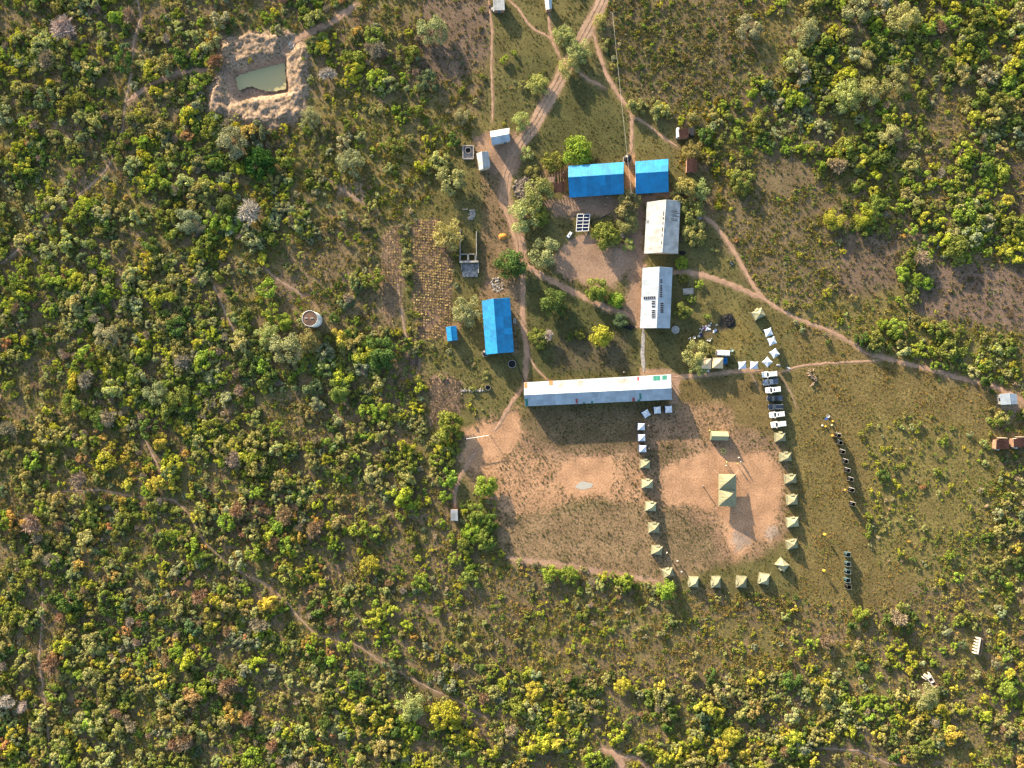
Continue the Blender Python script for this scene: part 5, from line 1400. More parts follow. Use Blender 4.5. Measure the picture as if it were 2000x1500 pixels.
for j in range(6):
    m = MB(); m.tube([gq(0, j), gq(2, j)], .085, 4); m.obj("cross_bar", M_WHITE, fr)
for i in range(3):
    m = MB(); m.tube([gq(i, 0), gq(i, 5)], .085, 4); m.obj("rail", M_WHITE, fr)
    for j in (0, 5):
        q = gq(i, j); m = MB(); m.tube([(q.x, q.y, -.05), q], .06, 5); m.obj("leg", M_STEEL, fr)
# poles and cable
def pole(px, py, h, label):
    root = thing("utility_pole", label, "pole", P(px, py)); m = MB(); m.tube([(0, 0, -.05), (0, 0, h)], [.13, .09], 8); m.obj("shaft", M_WOOD, root)
    m = MB(); m.box((0, 0, h - .4), (1.2, .1, .12)); m.obj("crossarm", M_WOOD, root)
    for s_ in (-.5, .5): m = MB(); m.lathe([(.05, 0), (.06, .1), (0, .16)], 8, (s_, 0, h - .34)); m.obj("insulator", M_WHITE, root)
pole(1191, 44, 6.5, "thin utility pole right of the dirt road"); pole(1228, 386, 5.5, "utility pole in the gap between the blue halls")
a = P(1191, 44) + Vector((0, 0, 6.3)); b = P(1228, 386) + Vector((0, 0, 5.3))
m = MB(); m.tube([a.lerp(b, t) - Vector((0, 0, 2.2 * t * (1 - t))) for t in [k / 14 for k in range(15)]], .03, 4)
tag(m.obj("overhead_cable", pm("pale_cable", (.5, .48, .42), .6)), "thin pale overhead cable running down to the blue halls", "cable")
# hoses
def cable(pts, r, mat, label, name="hose"):
    m = MB(); m.tube([P(x, y, r) for x, y in pts], r, 5); return tag(m.obj(name, mat), label, "hose")
cable([(994, 690), (1006, 700), (1012, 712), (1014, 722), (1020, 735), (1025, 747)], .10, M_PVC, "black hose snaking from the blue hall to the long white roof")
cable([(1152, 436), (1160, 428), (1172, 426), (1184, 421), (1194, 415)], .10, M_PVC, "black cable from the ground solar array towards the trees")
# pond-side comb wall and small roofless latrine
cp = P(1912, 1262); root = thing("unfinished_latrine", "pale comb-shaped unfinished wall with short cross walls in the scrub", "ruin", cp)
def seg(x0, y0, x1, y1, h, t, mat=M_WHITE, nm="wall"):
    a, b = P(x0, y0, h) - cp, P(x1, y1, h) - cp; d = b - a; m = MB(); m.box((0, 0, 0), (Vector((d.x, d.y, 0)).length, t, h)); o = m.obj(nm, mat, root, ((a.x + b.x) / 2, (a.y + b.y) / 2, h / 2 - .03)); o.rotation_euler = (0, 0, math.atan2(d.y, d.x))
M_PLAST = pm("raw_plaster", (.60, .52, .43), .9, var=.15)
seg(1915.6, 1247, 1910.4, 1278, 1.9, .28, M_PLAST, "spine_wall")
for k in range(6): seg(1914.6 - k * 1.05, 1248.4 + k * 5.7, 1909.2 - k * 1.05, 1247 + k * 5.9, 1.7, .22, M_PLAST, "cross_wall")
seg(1920.4, 1249, 1916, 1279, .5, .2, M_WALLB, "low_wall"); seg(1913.6, 1246, 1919.6, 1248, 1.2, .2, M_WALLB, "low_wall"); seg(1911, 1279.6, 1915.6, 1279.8, .8, .2, M_WALLB, "low_wall")
cp = P(1817, 1329); root = thing("unfinished_latrine", "small roofless latrine of pale walls with a dark pit room", "ruin", cp)
for s_ in ((1816.6, 1316, 1826, 1332), (1809, 1322, 1820, 1336), (1805, 1324.6, 1809.6, 1328), (1811, 1320, 1815.4, 1324), (1826.4, 1333, 1831.4, 1338), (1819.6, 1337, 1824, 1343), (1824.4, 1343.4, 1832.4, 1338.6), (1818, 1335, 1826, 1331), (1812, 1326.4, 1821, 1321)): seg(*s_, 1.7, .24, M_PLAST if s_[0] < 1822 else M_WALLB)
m = MB(); q = [P(1820, 1335.6) - cp, P(1825, 1342.4) - cp, P(1831, 1338.4) - cp, P(1826, 1332) - cp]; m.poly([x + Vector((0, 0, .06)) for x in q]); m.obj("pit", M_DARK, root)
# football goal at the sandy corner
root = thing("football_goal", "white football goal at the upper left corner of the sandy yard", "goal", P(932, 855)); cp = root.location
a, b = P(910, 857.4, 2.3) - cp, P(955.6, 850, 2.3) - cp
m = MB(); m.tube([a, b], .07, 6); m.obj("crossbar", M_WHITE, root)
for q in (a, b): m = MB(); m.tube([(q.x, q.y, -.05), q], .08, 6); m.obj("goalpost", M_WOOD, root)
for q in (a, b): m = MB(); m.tube([q, (q.x - .3, q.y + 1.3, 0)], .035, 5); m.obj("back_stay", M_WOOD, root)
m = MB(); m.box((P(909.6, 858).x - cp.x, P(909.6, 858).y - cp.y, .35), (.6, .6, .7)); m.obj("anchor_block", M_DARK, root)

# ------------------------------------------------------------------ tents
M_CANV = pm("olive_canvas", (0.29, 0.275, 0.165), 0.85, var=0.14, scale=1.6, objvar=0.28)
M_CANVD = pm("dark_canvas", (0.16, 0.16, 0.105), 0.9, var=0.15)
M_FAB = pm("white_canopy_cloth", (0.54, 0.58, 0.65), 0.75, var=0.07, scale=1.5)
M_FABB = pm("dark_blue_side_cloth", (0.03, 0.05, 0.095), 0.8)
M_FABL = pm("blue_valance", (0.16, 0.33, 0.50), 0.8)
M_BEIGE = pm("beige_canopy_cloth", (0.60, 0.45, 0.27), 0.8, var=0.08)
M_ROPE = pm("rope", (0.45, 0.40, 0.30), 0.9)
def canopy_mesh(hw, z0, z1, sag, n=6, mat=M_FAB):
    """pop-up roof: peaked, with sides that sag inwards between the corners"""
    m = MB(); ring = []
    cs = [(-1, -1), (1, -1), (1, 1), (-1, 1)]
    for k in range(4):
        a, b = cs[k], cs[(k + 1) % 4]
        for i in range(n):
            t = i / n; s_ = 1 - sag * math.sin(math.pi * t)
            ring.append(((a[0] + (b[0] - a[0]) * t) * hw * s_, (a[1] + (b[1] - a[1]) * t) * hw * s_, z0 + 0.0 * t))
    N_ = len(ring)
    levels = [(1.0, 0.0), (0.55, 0.36), (0.22, 0.72), (0.0, 1.0)]
    rows = []
    for f, g in levels[:-1]:
        rows.append(len(m.v)); m.v += [(x * f, y * f, z0 + (z1 - z0) * g) for x, y, z in ring]
    top = len(m.v); m.v.append((0, 0, z1))
    for a, b in zip(rows, rows[1:]):
        for i in range(N_): m.f.append((a + i, a + (i + 1) % N_, b + (i + 1) % N_, b + i)); m.m.append(0)
    for i in range(N_): m.f.append((rows[-1] + i, rows[-1] + (i + 1) % N_, top)); m.m.append(0)
    return m, ring
def gazebo(label, px, py, rot, hw=1.2, z0=1.95, z1=2.6, sag=0.1, cloth=M_FAB, group=None, sides=0, name="canopy_tent", val=M_FABL):
    p = P(px, py, z0); p.z = 0
    root = thing(name, label, "tent", p, math.radians(rot), group)
    m, ring = canopy_mesh(hw, z0, z1, sag); m.obj("canopy", cloth, root)
    m = MB(); k = len(ring); m.v = [tuple(q) for q in ring] + [(x * 1.0, y * 1.0, z - 0.22) for x, y, z in ring]
    for i in range(k): m.f.append((i, (i + 1) % k, k + (i + 1) % k, k + i)); m.m.append(0)
    m.obj("valance", val, root)
    for sx in (-1, 1):
        for sy in (-1, 1):
            m = MB(); m.tube([(sx * (hw - .08), sy * (hw - .08), -.03), (sx * (hw - .08), sy * (hw - .08), z0)], .03, 5); m.obj("leg", M_STEEL, root)
    wl = [((-1, -1), (1, -1)), ((1, -1), (1, 1)), ((1, 1), (-1, 1)), ((-1, 1), (-1, -1))]
    for i in range(sides):
        (ax, ay), (bx, by) = wl[i]; h = hw - .05
        m = MB(); o = 0.10
        m.poly([(ax * (h + o), ay * (h + o), 0), (bx * (h + o), by * (h + o), 0), (bx * h, by * h, z0 - .05), (ax * h, ay * h, z0 - .05)]); m.obj("side_wall", M_FABB, root)
    return root
g = "white pop-up canopies curving above the parked cars"
for px, py, rt, lab in ((1501, 649, 18, "white pop-up canopy nearest the lone olive tent"), (1508, 666, 22, "white pop-up canopy second from the lone olive tent"), (1513, 690, 35, "tilted white canopy third from the lone olive tent"), (1499, 707, 45, "diamond-turned white canopy directly above the parked cars"), (1473, 713.5, -3, "white canopy between the diamond-turned one and its left neighbour"), (1450, 713.5, 5, "leftmost white canopy of the curved group above the cars")):
    gazebo(lab, px, py, rt, group=g, hw=1.25)
g = "pale blue-grey canopies below the long white roof"
for px, py, rt, lab in ((1262, 808, 32, "turned grey canopy at the bend below the long white roof"), (1284, 801, 5, "middle grey canopy of three under the long white roof"), (1306, 799.5, 3, "rightmost grey canopy under the long white roof"), (1252.6, 833.5, -2, "grey canopy first below the bend, left column"), (1253.6, 855, 2, "grey canopy in the middle of the left column"), (1255.6, 876.5, 0, "brightest canopy, lowest of the white left column")):
    gazebo(lab, px, py, rt, hw=1.12, z1=2.35, sag=0.06, group=g, sides=4, val=M_FABB)
gazebo("beige pyramid canopy beside the white minibus", 1402, 709, -2, 1.72, 2.1, 3.1, 0.01, M_BEIGE, "beige canopies by the acacia", name="beige_canopy", val=M_BEIGE)
gazebo("beige canopy half hidden under the acacia", 1379, 710, -2, 1.72, 2.1, 3.1, 0.01, M_BEIGE, "beige canopies by the acacia", name="beige_canopy", val=M_BEIGE)

def ridge_tent(label, px, py, rot, w=3.4, d=2.9, group="olive tents pitched in a horseshoe"):
    """square canvas tent: hipped roof on one pole, low walls, an open porch flap in front (+Y)"""
    p = P(px, py, 1.6); p.z = 0
    root = thing("canvas_tent", label, "tent", p, math.radians(rot), group)
    _r = random.Random(label); w *= _r.uniform(.92, 1.1); d *= _r.uniform(.92, 1.1)
    hw, hd, zw, za = w / 2, d / 2, _r.uniform(1.0, 1.25), _r.uniform(2.2, 2.5)
    root.rotation_euler.z += _r.uniform(-.06, .06); ax_, ay_ = _r.uniform(-.15, .15), _r.uniform(-.2, .1)
    m = MB(); A = (ax_, ay_, za)
    e = [(-hw, -hd, zw), (hw, -hd, zw), (hw, hd, zw), (-hw, hd, zw)]
    n = 5
    for k in range(4):
        a, b = Vector(e[k]), Vector(e[(k + 1) % 4]); ap = Vector(A)
        for i in range(n):     # slightly sagging cloth between eave and apex
            p0, p1 = a.lerp(b, i / n), a.lerp(b, (i + 1) / n)
            s0, s1 = Vector((0, 0, -.10 * math.sin(math.pi * i / n))), Vector((0, 0, -.10 * math.sin(math.pi * (i + 1) / n)))
            q0, q1 = p0.lerp(ap, .5) + Vector((0, 0, -.10)) + s0 * .5, p1.lerp(ap, .5) + Vector((0, 0, -.10)) + s1 * .5
            m.poly([p0 + s0, p1 + s1, q1, q0]); m.poly([q0, q1, ap])
    m.obj("roof", M_CANV, root)
    for k in range(4):
        a, b = e[k], e[(k + 1) % 4]; o = 1.04
        if k == 2:
            mid = [(.35, hd, zw), (-.35, hd, zw)]
            for (u, v) in ((a, mid[0]), (mid[1], b)):
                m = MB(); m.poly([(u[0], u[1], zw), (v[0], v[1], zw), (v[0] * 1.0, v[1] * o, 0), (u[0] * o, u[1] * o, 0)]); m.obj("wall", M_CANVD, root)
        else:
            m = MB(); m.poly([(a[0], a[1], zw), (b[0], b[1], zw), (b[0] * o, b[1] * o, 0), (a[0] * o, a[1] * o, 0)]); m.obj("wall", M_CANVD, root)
    m = MB(); m.poly([(-.75, hd - .1, zw + .35), (.55, hd - .1, zw + .35), (.62, hd + .55, zw + .15), (-.7, hd + .5, zw + .2)]); m.obj("porch_flap", M_CANV, root)
    for x in (-.66, .58): m = MB(); m.tube([(x, hd + .5, -.03), (x, hd + .5, zw + .16)], .025, 4); m.obj("porch_pole", M_STEEL, root)
    m = MB(); m.tube([(ax_, ay_, -.03), (ax_, ay_, za)], .035, 5); m.obj("centre_pole", M_STEEL, root)
    for k in range(4):
        c = Vector(e[k]); m = MB(); m.tube([c, (c.x * 1.42, c.y * 1.42, 0)], .015, 3); m.obj("guy_rope", M_ROPE, root)
    return root
TENTS = [(1261, 907, -3, "uppermost olive tent of the left column, below the white canopies"), (1265, 946, -4, "second olive tent of the left column"), (1272, 990, -4, "third olive tent of the left column"), (1278, 1032, -4, "fourth olive tent of the left column"), (1284, 1076, -5, "fifth olive tent of the left column"), (1306, 1120, 12, "olive tent at the lower left bend, above the bright green tree"),
         (1356, 1138, 88, "leftmost olive tent of the bottom row"), (1400, 1138, 88, "second olive tent of the bottom row, greyest of them"), (1450, 1138, 86, "third olive tent of the bottom row"), (1494, 1132, 80, "rightmost olive tent of the bottom row"), (1530, 1104, 140, "diamond-turned olive tent at the lower right bend"),
         (1549, 1064, 8, "lowest olive tent of the right column"), (1550, 1021, 2, "second olive tent from below, right column"), (1549, 977, 2, "third olive tent from below, right column"), (1546, 936, 3, "fourth olive tent from below, right column"), (1536, 893, 4, "fifth olive tent from below, right column"), (1526, 854, 4, "uppermost olive tent of the right column, under the parked cars"), (1483, 613, 30, "lone olive tent beside the footpath above the white canopies")]
for px, py, rt, lab in TENTS:
    ridge_tent(lab, px, py, rt, group="olive tents pitched in a horseshoe" if py > 700 else None)
# large double-peaked marquee
mp = P(1420.5, 958, 2.0); mp.z = 0; root = thing("marquee", "large double-peaked olive marquee in the middle of the sandy yard", "tent", mp)
c = [(1403.6, 926), (1438, 926), (1438, 957.4), (1403.6, 956.6), (1438, 989.6), (1403.6, 988.2)]
V = [P(x, y, 2.0) - mp for x, y in c]; V[2].z = V[3].z = 2.15
for k, (ring, ap) in enumerate((([3, 2, 1, 0], (1421.5, 940.6)), ([5, 4, 2, 3], (1424, 971)))):
    A = P(*ap, 4.1) - mp; m = MB(); nn = 7
    for i in range(4):
        a, b = V[ring[i]], V[ring[(i + 1) % 4]]
        for j in range(nn):
            w0 = Vector((0, 0, .05 * math.cos(j * 2.3))); w1 = Vector((0, 0, .05 * math.cos((j + 1) * 2.3)))
            p0, p1 = a.lerp(b, j / nn), a.lerp(b, (j + 1) / nn); q0, q1 = p0.lerp(A, .5) + w0 - Vector((0, 0, .14)), p1.lerp(A, .5) + w1 - Vector((0, 0, .14))
            m.poly([p0, p1, q1, q0]); m.poly([q0, q1, A])
    m.obj("roof_peak", M_CANV, root)
    m = MB(); m.tube([(A.x, A.y, -.03), A], .05, 6); m.obj("centre_pole", M_STEEL, root)
for i in (0, 1, 2, 3, 4, 5): m = MB(); m.tube([(V[i].x * .98, V[i].y * .98, -.03), V[i] * .98], .04, 5); m.obj("side_pole", M_STEEL, root)
for (i, j) in ((1, 2), (2, 4), (4, 5), (5, 3), (3, 0)):
    a, b = V[i], V[j]; m = MB(); m.poly([a, b, Vector((b.x, b.y, b.z - .4)), Vector((a.x, a.y, a.z - .4))]); m.obj("valance", M_CANVD, root)
for i in (0, 1, 4, 5): m = MB(); q = V[i]; m.tube([q, (q.x * 1.5, q.y * 1.3, 0)], .02, 4); m.obj("guy_rope", M_ROPE, root)
# ridge tent in the yard
mp = P(1406, 851.5, 1.6); mp.z = 0; root = thing("ridge_tent", "olive ridge tent standing alone above the marquee", "tent", mp, math.radians(-1.5))
L2, W2 = 2.75, 1.45
for s_, nm in ((1, "roof_slope"), (-1, "roof_slope")):
    m = MB()
    for i in range(6):
        x0, x1 = -L2 + i * L2 / 3, -L2 + (i + 1) * L2 / 3; w0, w1 = .03 * math.cos(i * 3), .03 * math.cos((i + 1) * 3)
        q = [(x0, s_ * W2, 1.25 + w0), (x1, s_ * W2, 1.25 + w1), (x1, 0, 2.3), (x0, 0, 2.3)]
        m.poly(q if s_ < 0 else list(reversed(q)))
    m.obj(nm, M_CANV, root)
for s_ in (1, -1):
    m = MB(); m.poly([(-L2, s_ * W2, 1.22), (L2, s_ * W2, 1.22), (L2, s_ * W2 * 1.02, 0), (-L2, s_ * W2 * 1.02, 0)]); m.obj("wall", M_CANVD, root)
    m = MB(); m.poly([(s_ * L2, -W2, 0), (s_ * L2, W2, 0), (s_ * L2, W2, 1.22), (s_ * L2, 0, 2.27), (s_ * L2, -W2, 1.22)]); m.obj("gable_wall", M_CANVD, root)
    m = MB(); m.tube([(s_ * (L2 - .1), 0, -.03), (s_ * (L2 - .1), 0, 2.28)], .04, 5); m.obj("pole", M_STEEL, root)

# ------------------------------------------------------------------ vehicles
M_TYRE = pm("tyre_rubber", (.018, .018, .018), .8)
def carpaint(name, col):
    if name in _mats: return _mats[name]
    mm = pm(name, col, .28, 0.0, var=.05, scale=.6, spec=.5)
    bs = [n for n in mm.node_tree.nodes if n.type == 'BSDF_PRINCIPLED'][0]; bs.inputs['Coat Weight'].default_value = .6
    return mm
def section(x, hw, z0, z1, r=.12):
    return [(x, -hw + r, z0), (x, hw - r, z0), (x, hw, z0 + r), (x, hw, z1 - r), (x, hw - r, z1), (x, -hw + r, z1), (x, -hw, z1 - r), (x, -hw, z0 + r)]
def vehicle(kind, label, px, py, rot, paint, sunroof=False, spare=False, group="vehicles parked side by side"):
    """front towards -X"""
    root = thing("minibus" if kind == 'van' else ("pickup_truck" if kind == 'pickup' else "parked_car"), label, "van" if kind == 'van' else ("pickup" if kind == 'pickup' else "car"), Vector((P(px, py, 1.0).x, P(px, py, 1.0).y, 0)), math.radians(rot), group)
    L_, hw = 2.45, .93
    if kind == 'van': L_ = 2.4
    belt = 1.05 if kind != 'van' else 1.15
    st = [(-L_, .74, .45, .78), (-L_ + .12, .86, .36, belt - .16), (-L_ + .5, hw, .32, belt - .08), (-1.0, hw + .02, .30, belt), (1.0, hw + .02, .30, belt), (L_ - .3, hw, .34, belt), (L_, .84, .45, belt - .1)]
    m = MB(); m.loft([section(*q) for q in st]); m.obj("body", paint, root)
    if kind == 'suv': cab = (-1.15, 2.36, -.42, 2.15, 1.78)
    elif kind == 'pickup': cab = (-1.1, .82, -.40, .62, 1.72)
    else: cab = (-2.30, 2.38, -1.75, 2.30, 2.15)
    x0, x1, t0, t1, zt = cab; hb, ht = hw - .03, hw - .17
    lo = [(x0, -hb, belt - .04), (x1, -hb, belt - .04), (x1, hb, belt - .04), (x0, hb, belt - .04)]; hi = [(t0, -ht, zt - .06), (t1, -ht, zt - .06), (t1, ht, zt - .06), (t0, ht, zt - .06)]
    m = MB(); m.loft([lo, hi]); cb = m.obj("cabin", paint, root)
    m = MB(); m.loft([[(a, b, zt - .07) for a, b, _ in hi], [((a - (t0 + t1) / 2) * .95 + (t0 + t1) / 2, b * .9, zt) for a, b, _ in hi]]); rf = m.obj("roof", paint, root)
    def pane(nm, a, b, c_, d, off, k0=.08, k1=.92):
        a, b, c_, d = map(Vector, (a, b, c_, d)); o = Vector(off)
        q = [a.lerp(b, k0).lerp(d.lerp(c_, k0), .1), a.lerp(b, k1).lerp(d.lerp(c_, k1), .1), d.lerp(c_, k1).lerp(a.lerp(b, k1), .1), d.lerp(c_, k0).lerp(a.lerp(b, k0), .1)]
        mm = MB(); mm.poly([v + o for v in q]); return mm.obj(nm, M_GLASS, root)
    pane("windscreen", lo[3], lo[0], hi[0], hi[3], (-.012, 0, .02)); pane("rear_window", lo[1], lo[2], hi[2], hi[1], (.012, 0, .02), .15, .85)
    for s_, (a, b, c_, d) in ((-1, (lo[0], lo[1], hi[1], hi[0])), (1, (lo[2], lo[3], hi[3], hi[2]))):
        a, b, c_, d = map(Vector, (a, b, c_, d)); nwin = 2 if kind == 'pickup' else 3
        for i in range(nwin):
            u0, u1 = .06 + .9 * i / nwin, .04 + .9 * (i + 1) / nwin
            q = [a.lerp(b, u0).lerp(d.lerp(c_, u0), .12), a.lerp(b, u1).lerp(d.lerp(c_, u1), .12), a.lerp(b, u1).lerp(d.lerp(c_, u1), .86), a.lerp(b, u0).lerp(d.lerp(c_, u0), .86)]
            mm = MB(); mm.poly([v + Vector((0, s_ * .012, .006)) for v in q]); mm.obj("side_window", M_GLASS, root)
    for sx in (-1.45, 1.42):
        for sy in (-1, 1):
            w = link("wheel", None, root, (sx, sy * (hw - .07), .38)); w.rotation_euler = (math.pi / 2, 0, 0)
            mm = MB(); mm.lathe([(.2, -.11), (.36, -.12), (.385, -.06), (.385, .06), (.36, .12), (.2, .11)], 16); mm.obj("tyre", M_TYRE, w, smooth_=True)
            mm = MB(); mm.lathe([(.21, -.10), (.21, .10)], 12); mm.lathe([(.2, .08), (0, .1)], 12); mm.lathe([(.2, -.08), (0, -.1)], 12); mm.obj("rim", M_STEEL, w)
    for sy in (-1, 1):
        mm = MB(); mm.box((-L_ + .14, sy * .62, .78), (.16, .34, .16)); mm.obj("headlight", M_WHITE, root)
        mm = MB(); mm.box((L_ - .06, sy * .74, .92), (.1, .16, .3)); mm.obj("tail_light", M_PRED, root)
        mm = MB(); mm.box((x0 + .30, sy * (hw + .13), belt + .14), (.12, .24, .18)); mm.obj("mirror", paint if kind != 'van' else M_DARK, root)
    mm = MB(); mm.box((-L_ - .02, 0, .52), (.14, 1.5, .2)); mm.obj("front_bumper", M_STEEL if kind == 'pickup' else M_PVC, root)
    mm = MB(); mm.box((L_ + .02, 0, .52), (.12, 1.5, .2)); mm.obj("rear_bumper", M_PVC, root)
    if kind != 'van':
        mm = MB(); mm.box((-1.7, 0, belt + .0), (.75, .7, .06), 0, 0, .85); mm.obj("bonnet_bulge", paint, root)
    if kind == 'pickup':
        mm = MB(); mm.box((1.58, 0, belt + .01), (1.5, 1.6, .08)); mm.obj("bed_cover", pm("grey_bed_cover", (.10, .12, .16), .6), root)
    if kind == 'van':
        for k in range(3):
            mm = MB(); mm.box((-.9 + 1.1 * k, 0, zt + .02), (.06, 1.3, .05)); mm.obj("roof_rib", paint, root)
    if kind == 'suv':
        for sy in (-1, 1):
            mm = MB(); mm.tube([(t0 + .2, sy * .66, zt + .03), (t1 - .2, sy * .66, zt + .03)], .03, 4); mm.obj("roof_rail", M_STEEL, root)
    if sunroof:
        mm = MB(); mm.box((.05, 0, zt + .005), (.42, .72, .02)); mm.obj("sunroof", M_GLASS, root)
    if spare:
        mm = MB(); mm.lathe([(.2, -.1), (.36, -.1), (.36, .1), (0, .1)], 16); o = mm.obj("spare_wheel", M_TYRE, root, (L_ + .14, 0, 1.0)); o.rotation_euler = (0, math.pi / 2, 0)
W_ = carpaint("white_car_paint", (.76, .77, .77)); DK = carpaint("black_car_paint", (.006, .010, .018)); NV = carpaint("navy_car_paint", (.015, .022, .038)); BG = carpaint("blue_grey_car_paint", (.10, .135, .20))
vehicle('suv', "uppermost white estate car of the parked row", 1503.5, 731, 5, W_)
vehicle('pickup', "blue-grey pickup, second in the parked row", 1505.3, 746, 7, BG)
vehicle('suv', "white car with a dark sunroof, third in the parked row", 1510.3, 761.4, 6, W_, sunroof=True)
vehicle('pickup', "black pickup between a white car and a dark car", 1513.8, 778, 2, DK)
vehicle('suv', "dark navy car, fifth in the parked row", 1515.5, 794.5, 1, NV)
vehicle('suv', "white car with a dark sunroof below the navy car", 1518, 809.5, 6, W_, sunroof=True)
vehicle('suv', "lowest white car of the row with a spare wheel behind", 1521, 828.6, 7, W_, spare=True)
vehicle('van', "white minibus parked above the beige canopy", 1413, 689.6, 177, W_, group=None)

# ------------------------------------------------------------------ people
def person_mesh():
    me = bpy.data.meshes.new("person_body")
    J = {'pel': (0, 0, .95), 'belly': (0, 0, 1.12), 'chest': (0, .01, 1.32), 'neck': (0, 0, 1.50), 'chin': (0, .02, 1.57), 'head': (0, .02, 1.66), 'top': (0, 0, 1.75)}
    for s_, k in ((-1, 'l'), (1, 'r')):
        J.update({k + 'sh': (s_ * .18, 0, 1.43), k + 'el': (s_ * .27, .02, 1.15), k + 'wr': (s_ * .27, .10, .91), k + 'ha': (s_ * .265, .13, .81), k + 'hi': (s_ * .10, 0, .90), k + 'kn': (s_ * .115, .03, .50), k + 'an': (s_ * .12, 0, .09), k + 'to': (s_ * .13, .17, .04)})
    R_ = {'pel': .145, 'belly': .13, 'chest': .155, 'neck': .06, 'chin': .075, 'head': .10, 'top': .07, 'sh': .075, 'el': .048, 'wr': .034, 'ha': .04, 'hi': .095, 'kn': .062, 'an': .045, 'to': .04}
    ks = list(J); E_ = [('pel', 'belly'), ('belly', 'chest'), ('chest', 'neck'), ('neck', 'chin'), ('chin', 'head'), ('head', 'top')]
    for k in 'lr': E_ += [('chest', k + 'sh'), (k + 'sh', k + 'el'), (k + 'el', k + 'wr'), (k + 'wr', k + 'ha'), ('pel', k + 'hi'), (k + 'hi', k + 'kn'), (k + 'kn', k + 'an'), (k + 'an', k + 'to')]
    me.from_pydata([J[k] for k in ks], [(ks.index(a), ks.index(b)) for a, b in E_], [])
    o = bpy.data.objects.new("person_skeleton", me); COL.objects.link(o)
    sk = o.modifiers.new("skin", 'SKIN'); o.modifiers.new("sub", 'SUBSURF').levels = 1
    for i, k in enumerate(ks):
        r_ = R_[k] if k in R_ else R_[k[1:]]
        o.data.skin_vertices[0].data[i].radius = (r_, r_); o.data.skin_vertices[0].data[i].use_root = (k == 'pel')
    dg = bpy.context.evaluated_depsgraph_get(); out_ = bpy.data.meshes.new_from_object(o.evaluated_get(dg))
    bpy.data.objects.remove(o)
    out_.materials.clear()
    for n_ in range(3): out_.materials.append(None)
    for f in out_.polygons:
        c = f.center
        f.material_index = 2 if (c.z < .93 and abs(c.x) < .215) and c.z > .1 else (1 if .9 < c.z < 1.47 and (c.z > 1.14 or abs(c.x) < .22) else 0)
        f.use_smooth = True
    return out_
PM = person_mesh()
M_SKIN = pm("brown_skin", (.10, .052, .032), .6); M_HAIR = pm("black_hair", (.01, .009, .008), .9)
def person(px, py, rot, shirt, trous, label):
    root = thing("person", label, "person", P(px, py), math.radians(rot))
    b = link("body", PM, root)
    for i, mt in enumerate((M_SKIN, pm("shirt_" + shirt[0], shirt[1], .85), pm("trousers_" + trous[0], trous[1], .85))):
        b.material_slots[i].link = 'OBJECT'; b.material_slots[i].material = mt
    m = MB(); m.lathe([(.088, 1.69), (.105, 1.72), (.085, 1.785), (0, 1.81)], 12, (0, -.005, 0)); m.obj("hair", M_HAIR, root, smooth_=True)
    m = MB(); m.box((0, .115, 1.655), (.03, .04, .045)); m.obj("nose", M_SKIN, root)
WHT, YEL, DRK, BLU, ORG, KHK = ('white', (.7, .7, .68)), ('yellow', (.6, .5, .12)), ('dark', (.03, .03, .035)), ('blue', (.08, .16, .35)), ('orange', (.6, .22, .04)), ('khaki', (.30, .26, .16))
for a in ((1372, 948.4, 150, WHT, DRK, "left of two people standing on the open sand, in a white shirt"), (1374.4, 951, 120, ORG, DRK, "right of two people standing on the open sand, in an orange top"), (1441, 893, 30, WHT, KHK, "person in white above the two near the marquee shadow"), (1438.6, 905, 200, YEL, DRK, "person in yellow above the marquee"), (1445, 901, 260, WHT, BLU, "person in white and blue right of the one in yellow"), (1417.4, 902, 80, YEL, KHK, "person in yellow between ridge tent and marquee"), (1416.4, 908.6, 10, WHT, DRK, "person in white just above the marquee"),
          (1218, 727, 0, WHT, DRK, "person in white on the lawn above the long white roof"), (1319, 805, 0, WHT, KHK, "person in white right of the grey canopies"), (1264.8, 831, 90, WHT, DRK, "person in white beside the upper left-column canopy"), (1266.6, 875.6, 90, WHT, DRK, "person in white beside the brightest canopy"), (1301, 1078, 60, WHT, DRK, "person beside the fifth left-column tent"), (1322, 1094, 0, WHT, KHK, "person in white walking near the lower left bend tent"), (1330, 1115, 0, WHT, BLU, "person in white beside the lower left bend tent"), (1186, 387, 0, WHT, DRK, "person in white in front of the long blue hall"), (1181.6, 400.6, 0, WHT, DRK, "person walking away below the long blue hall")):
    person(*a)

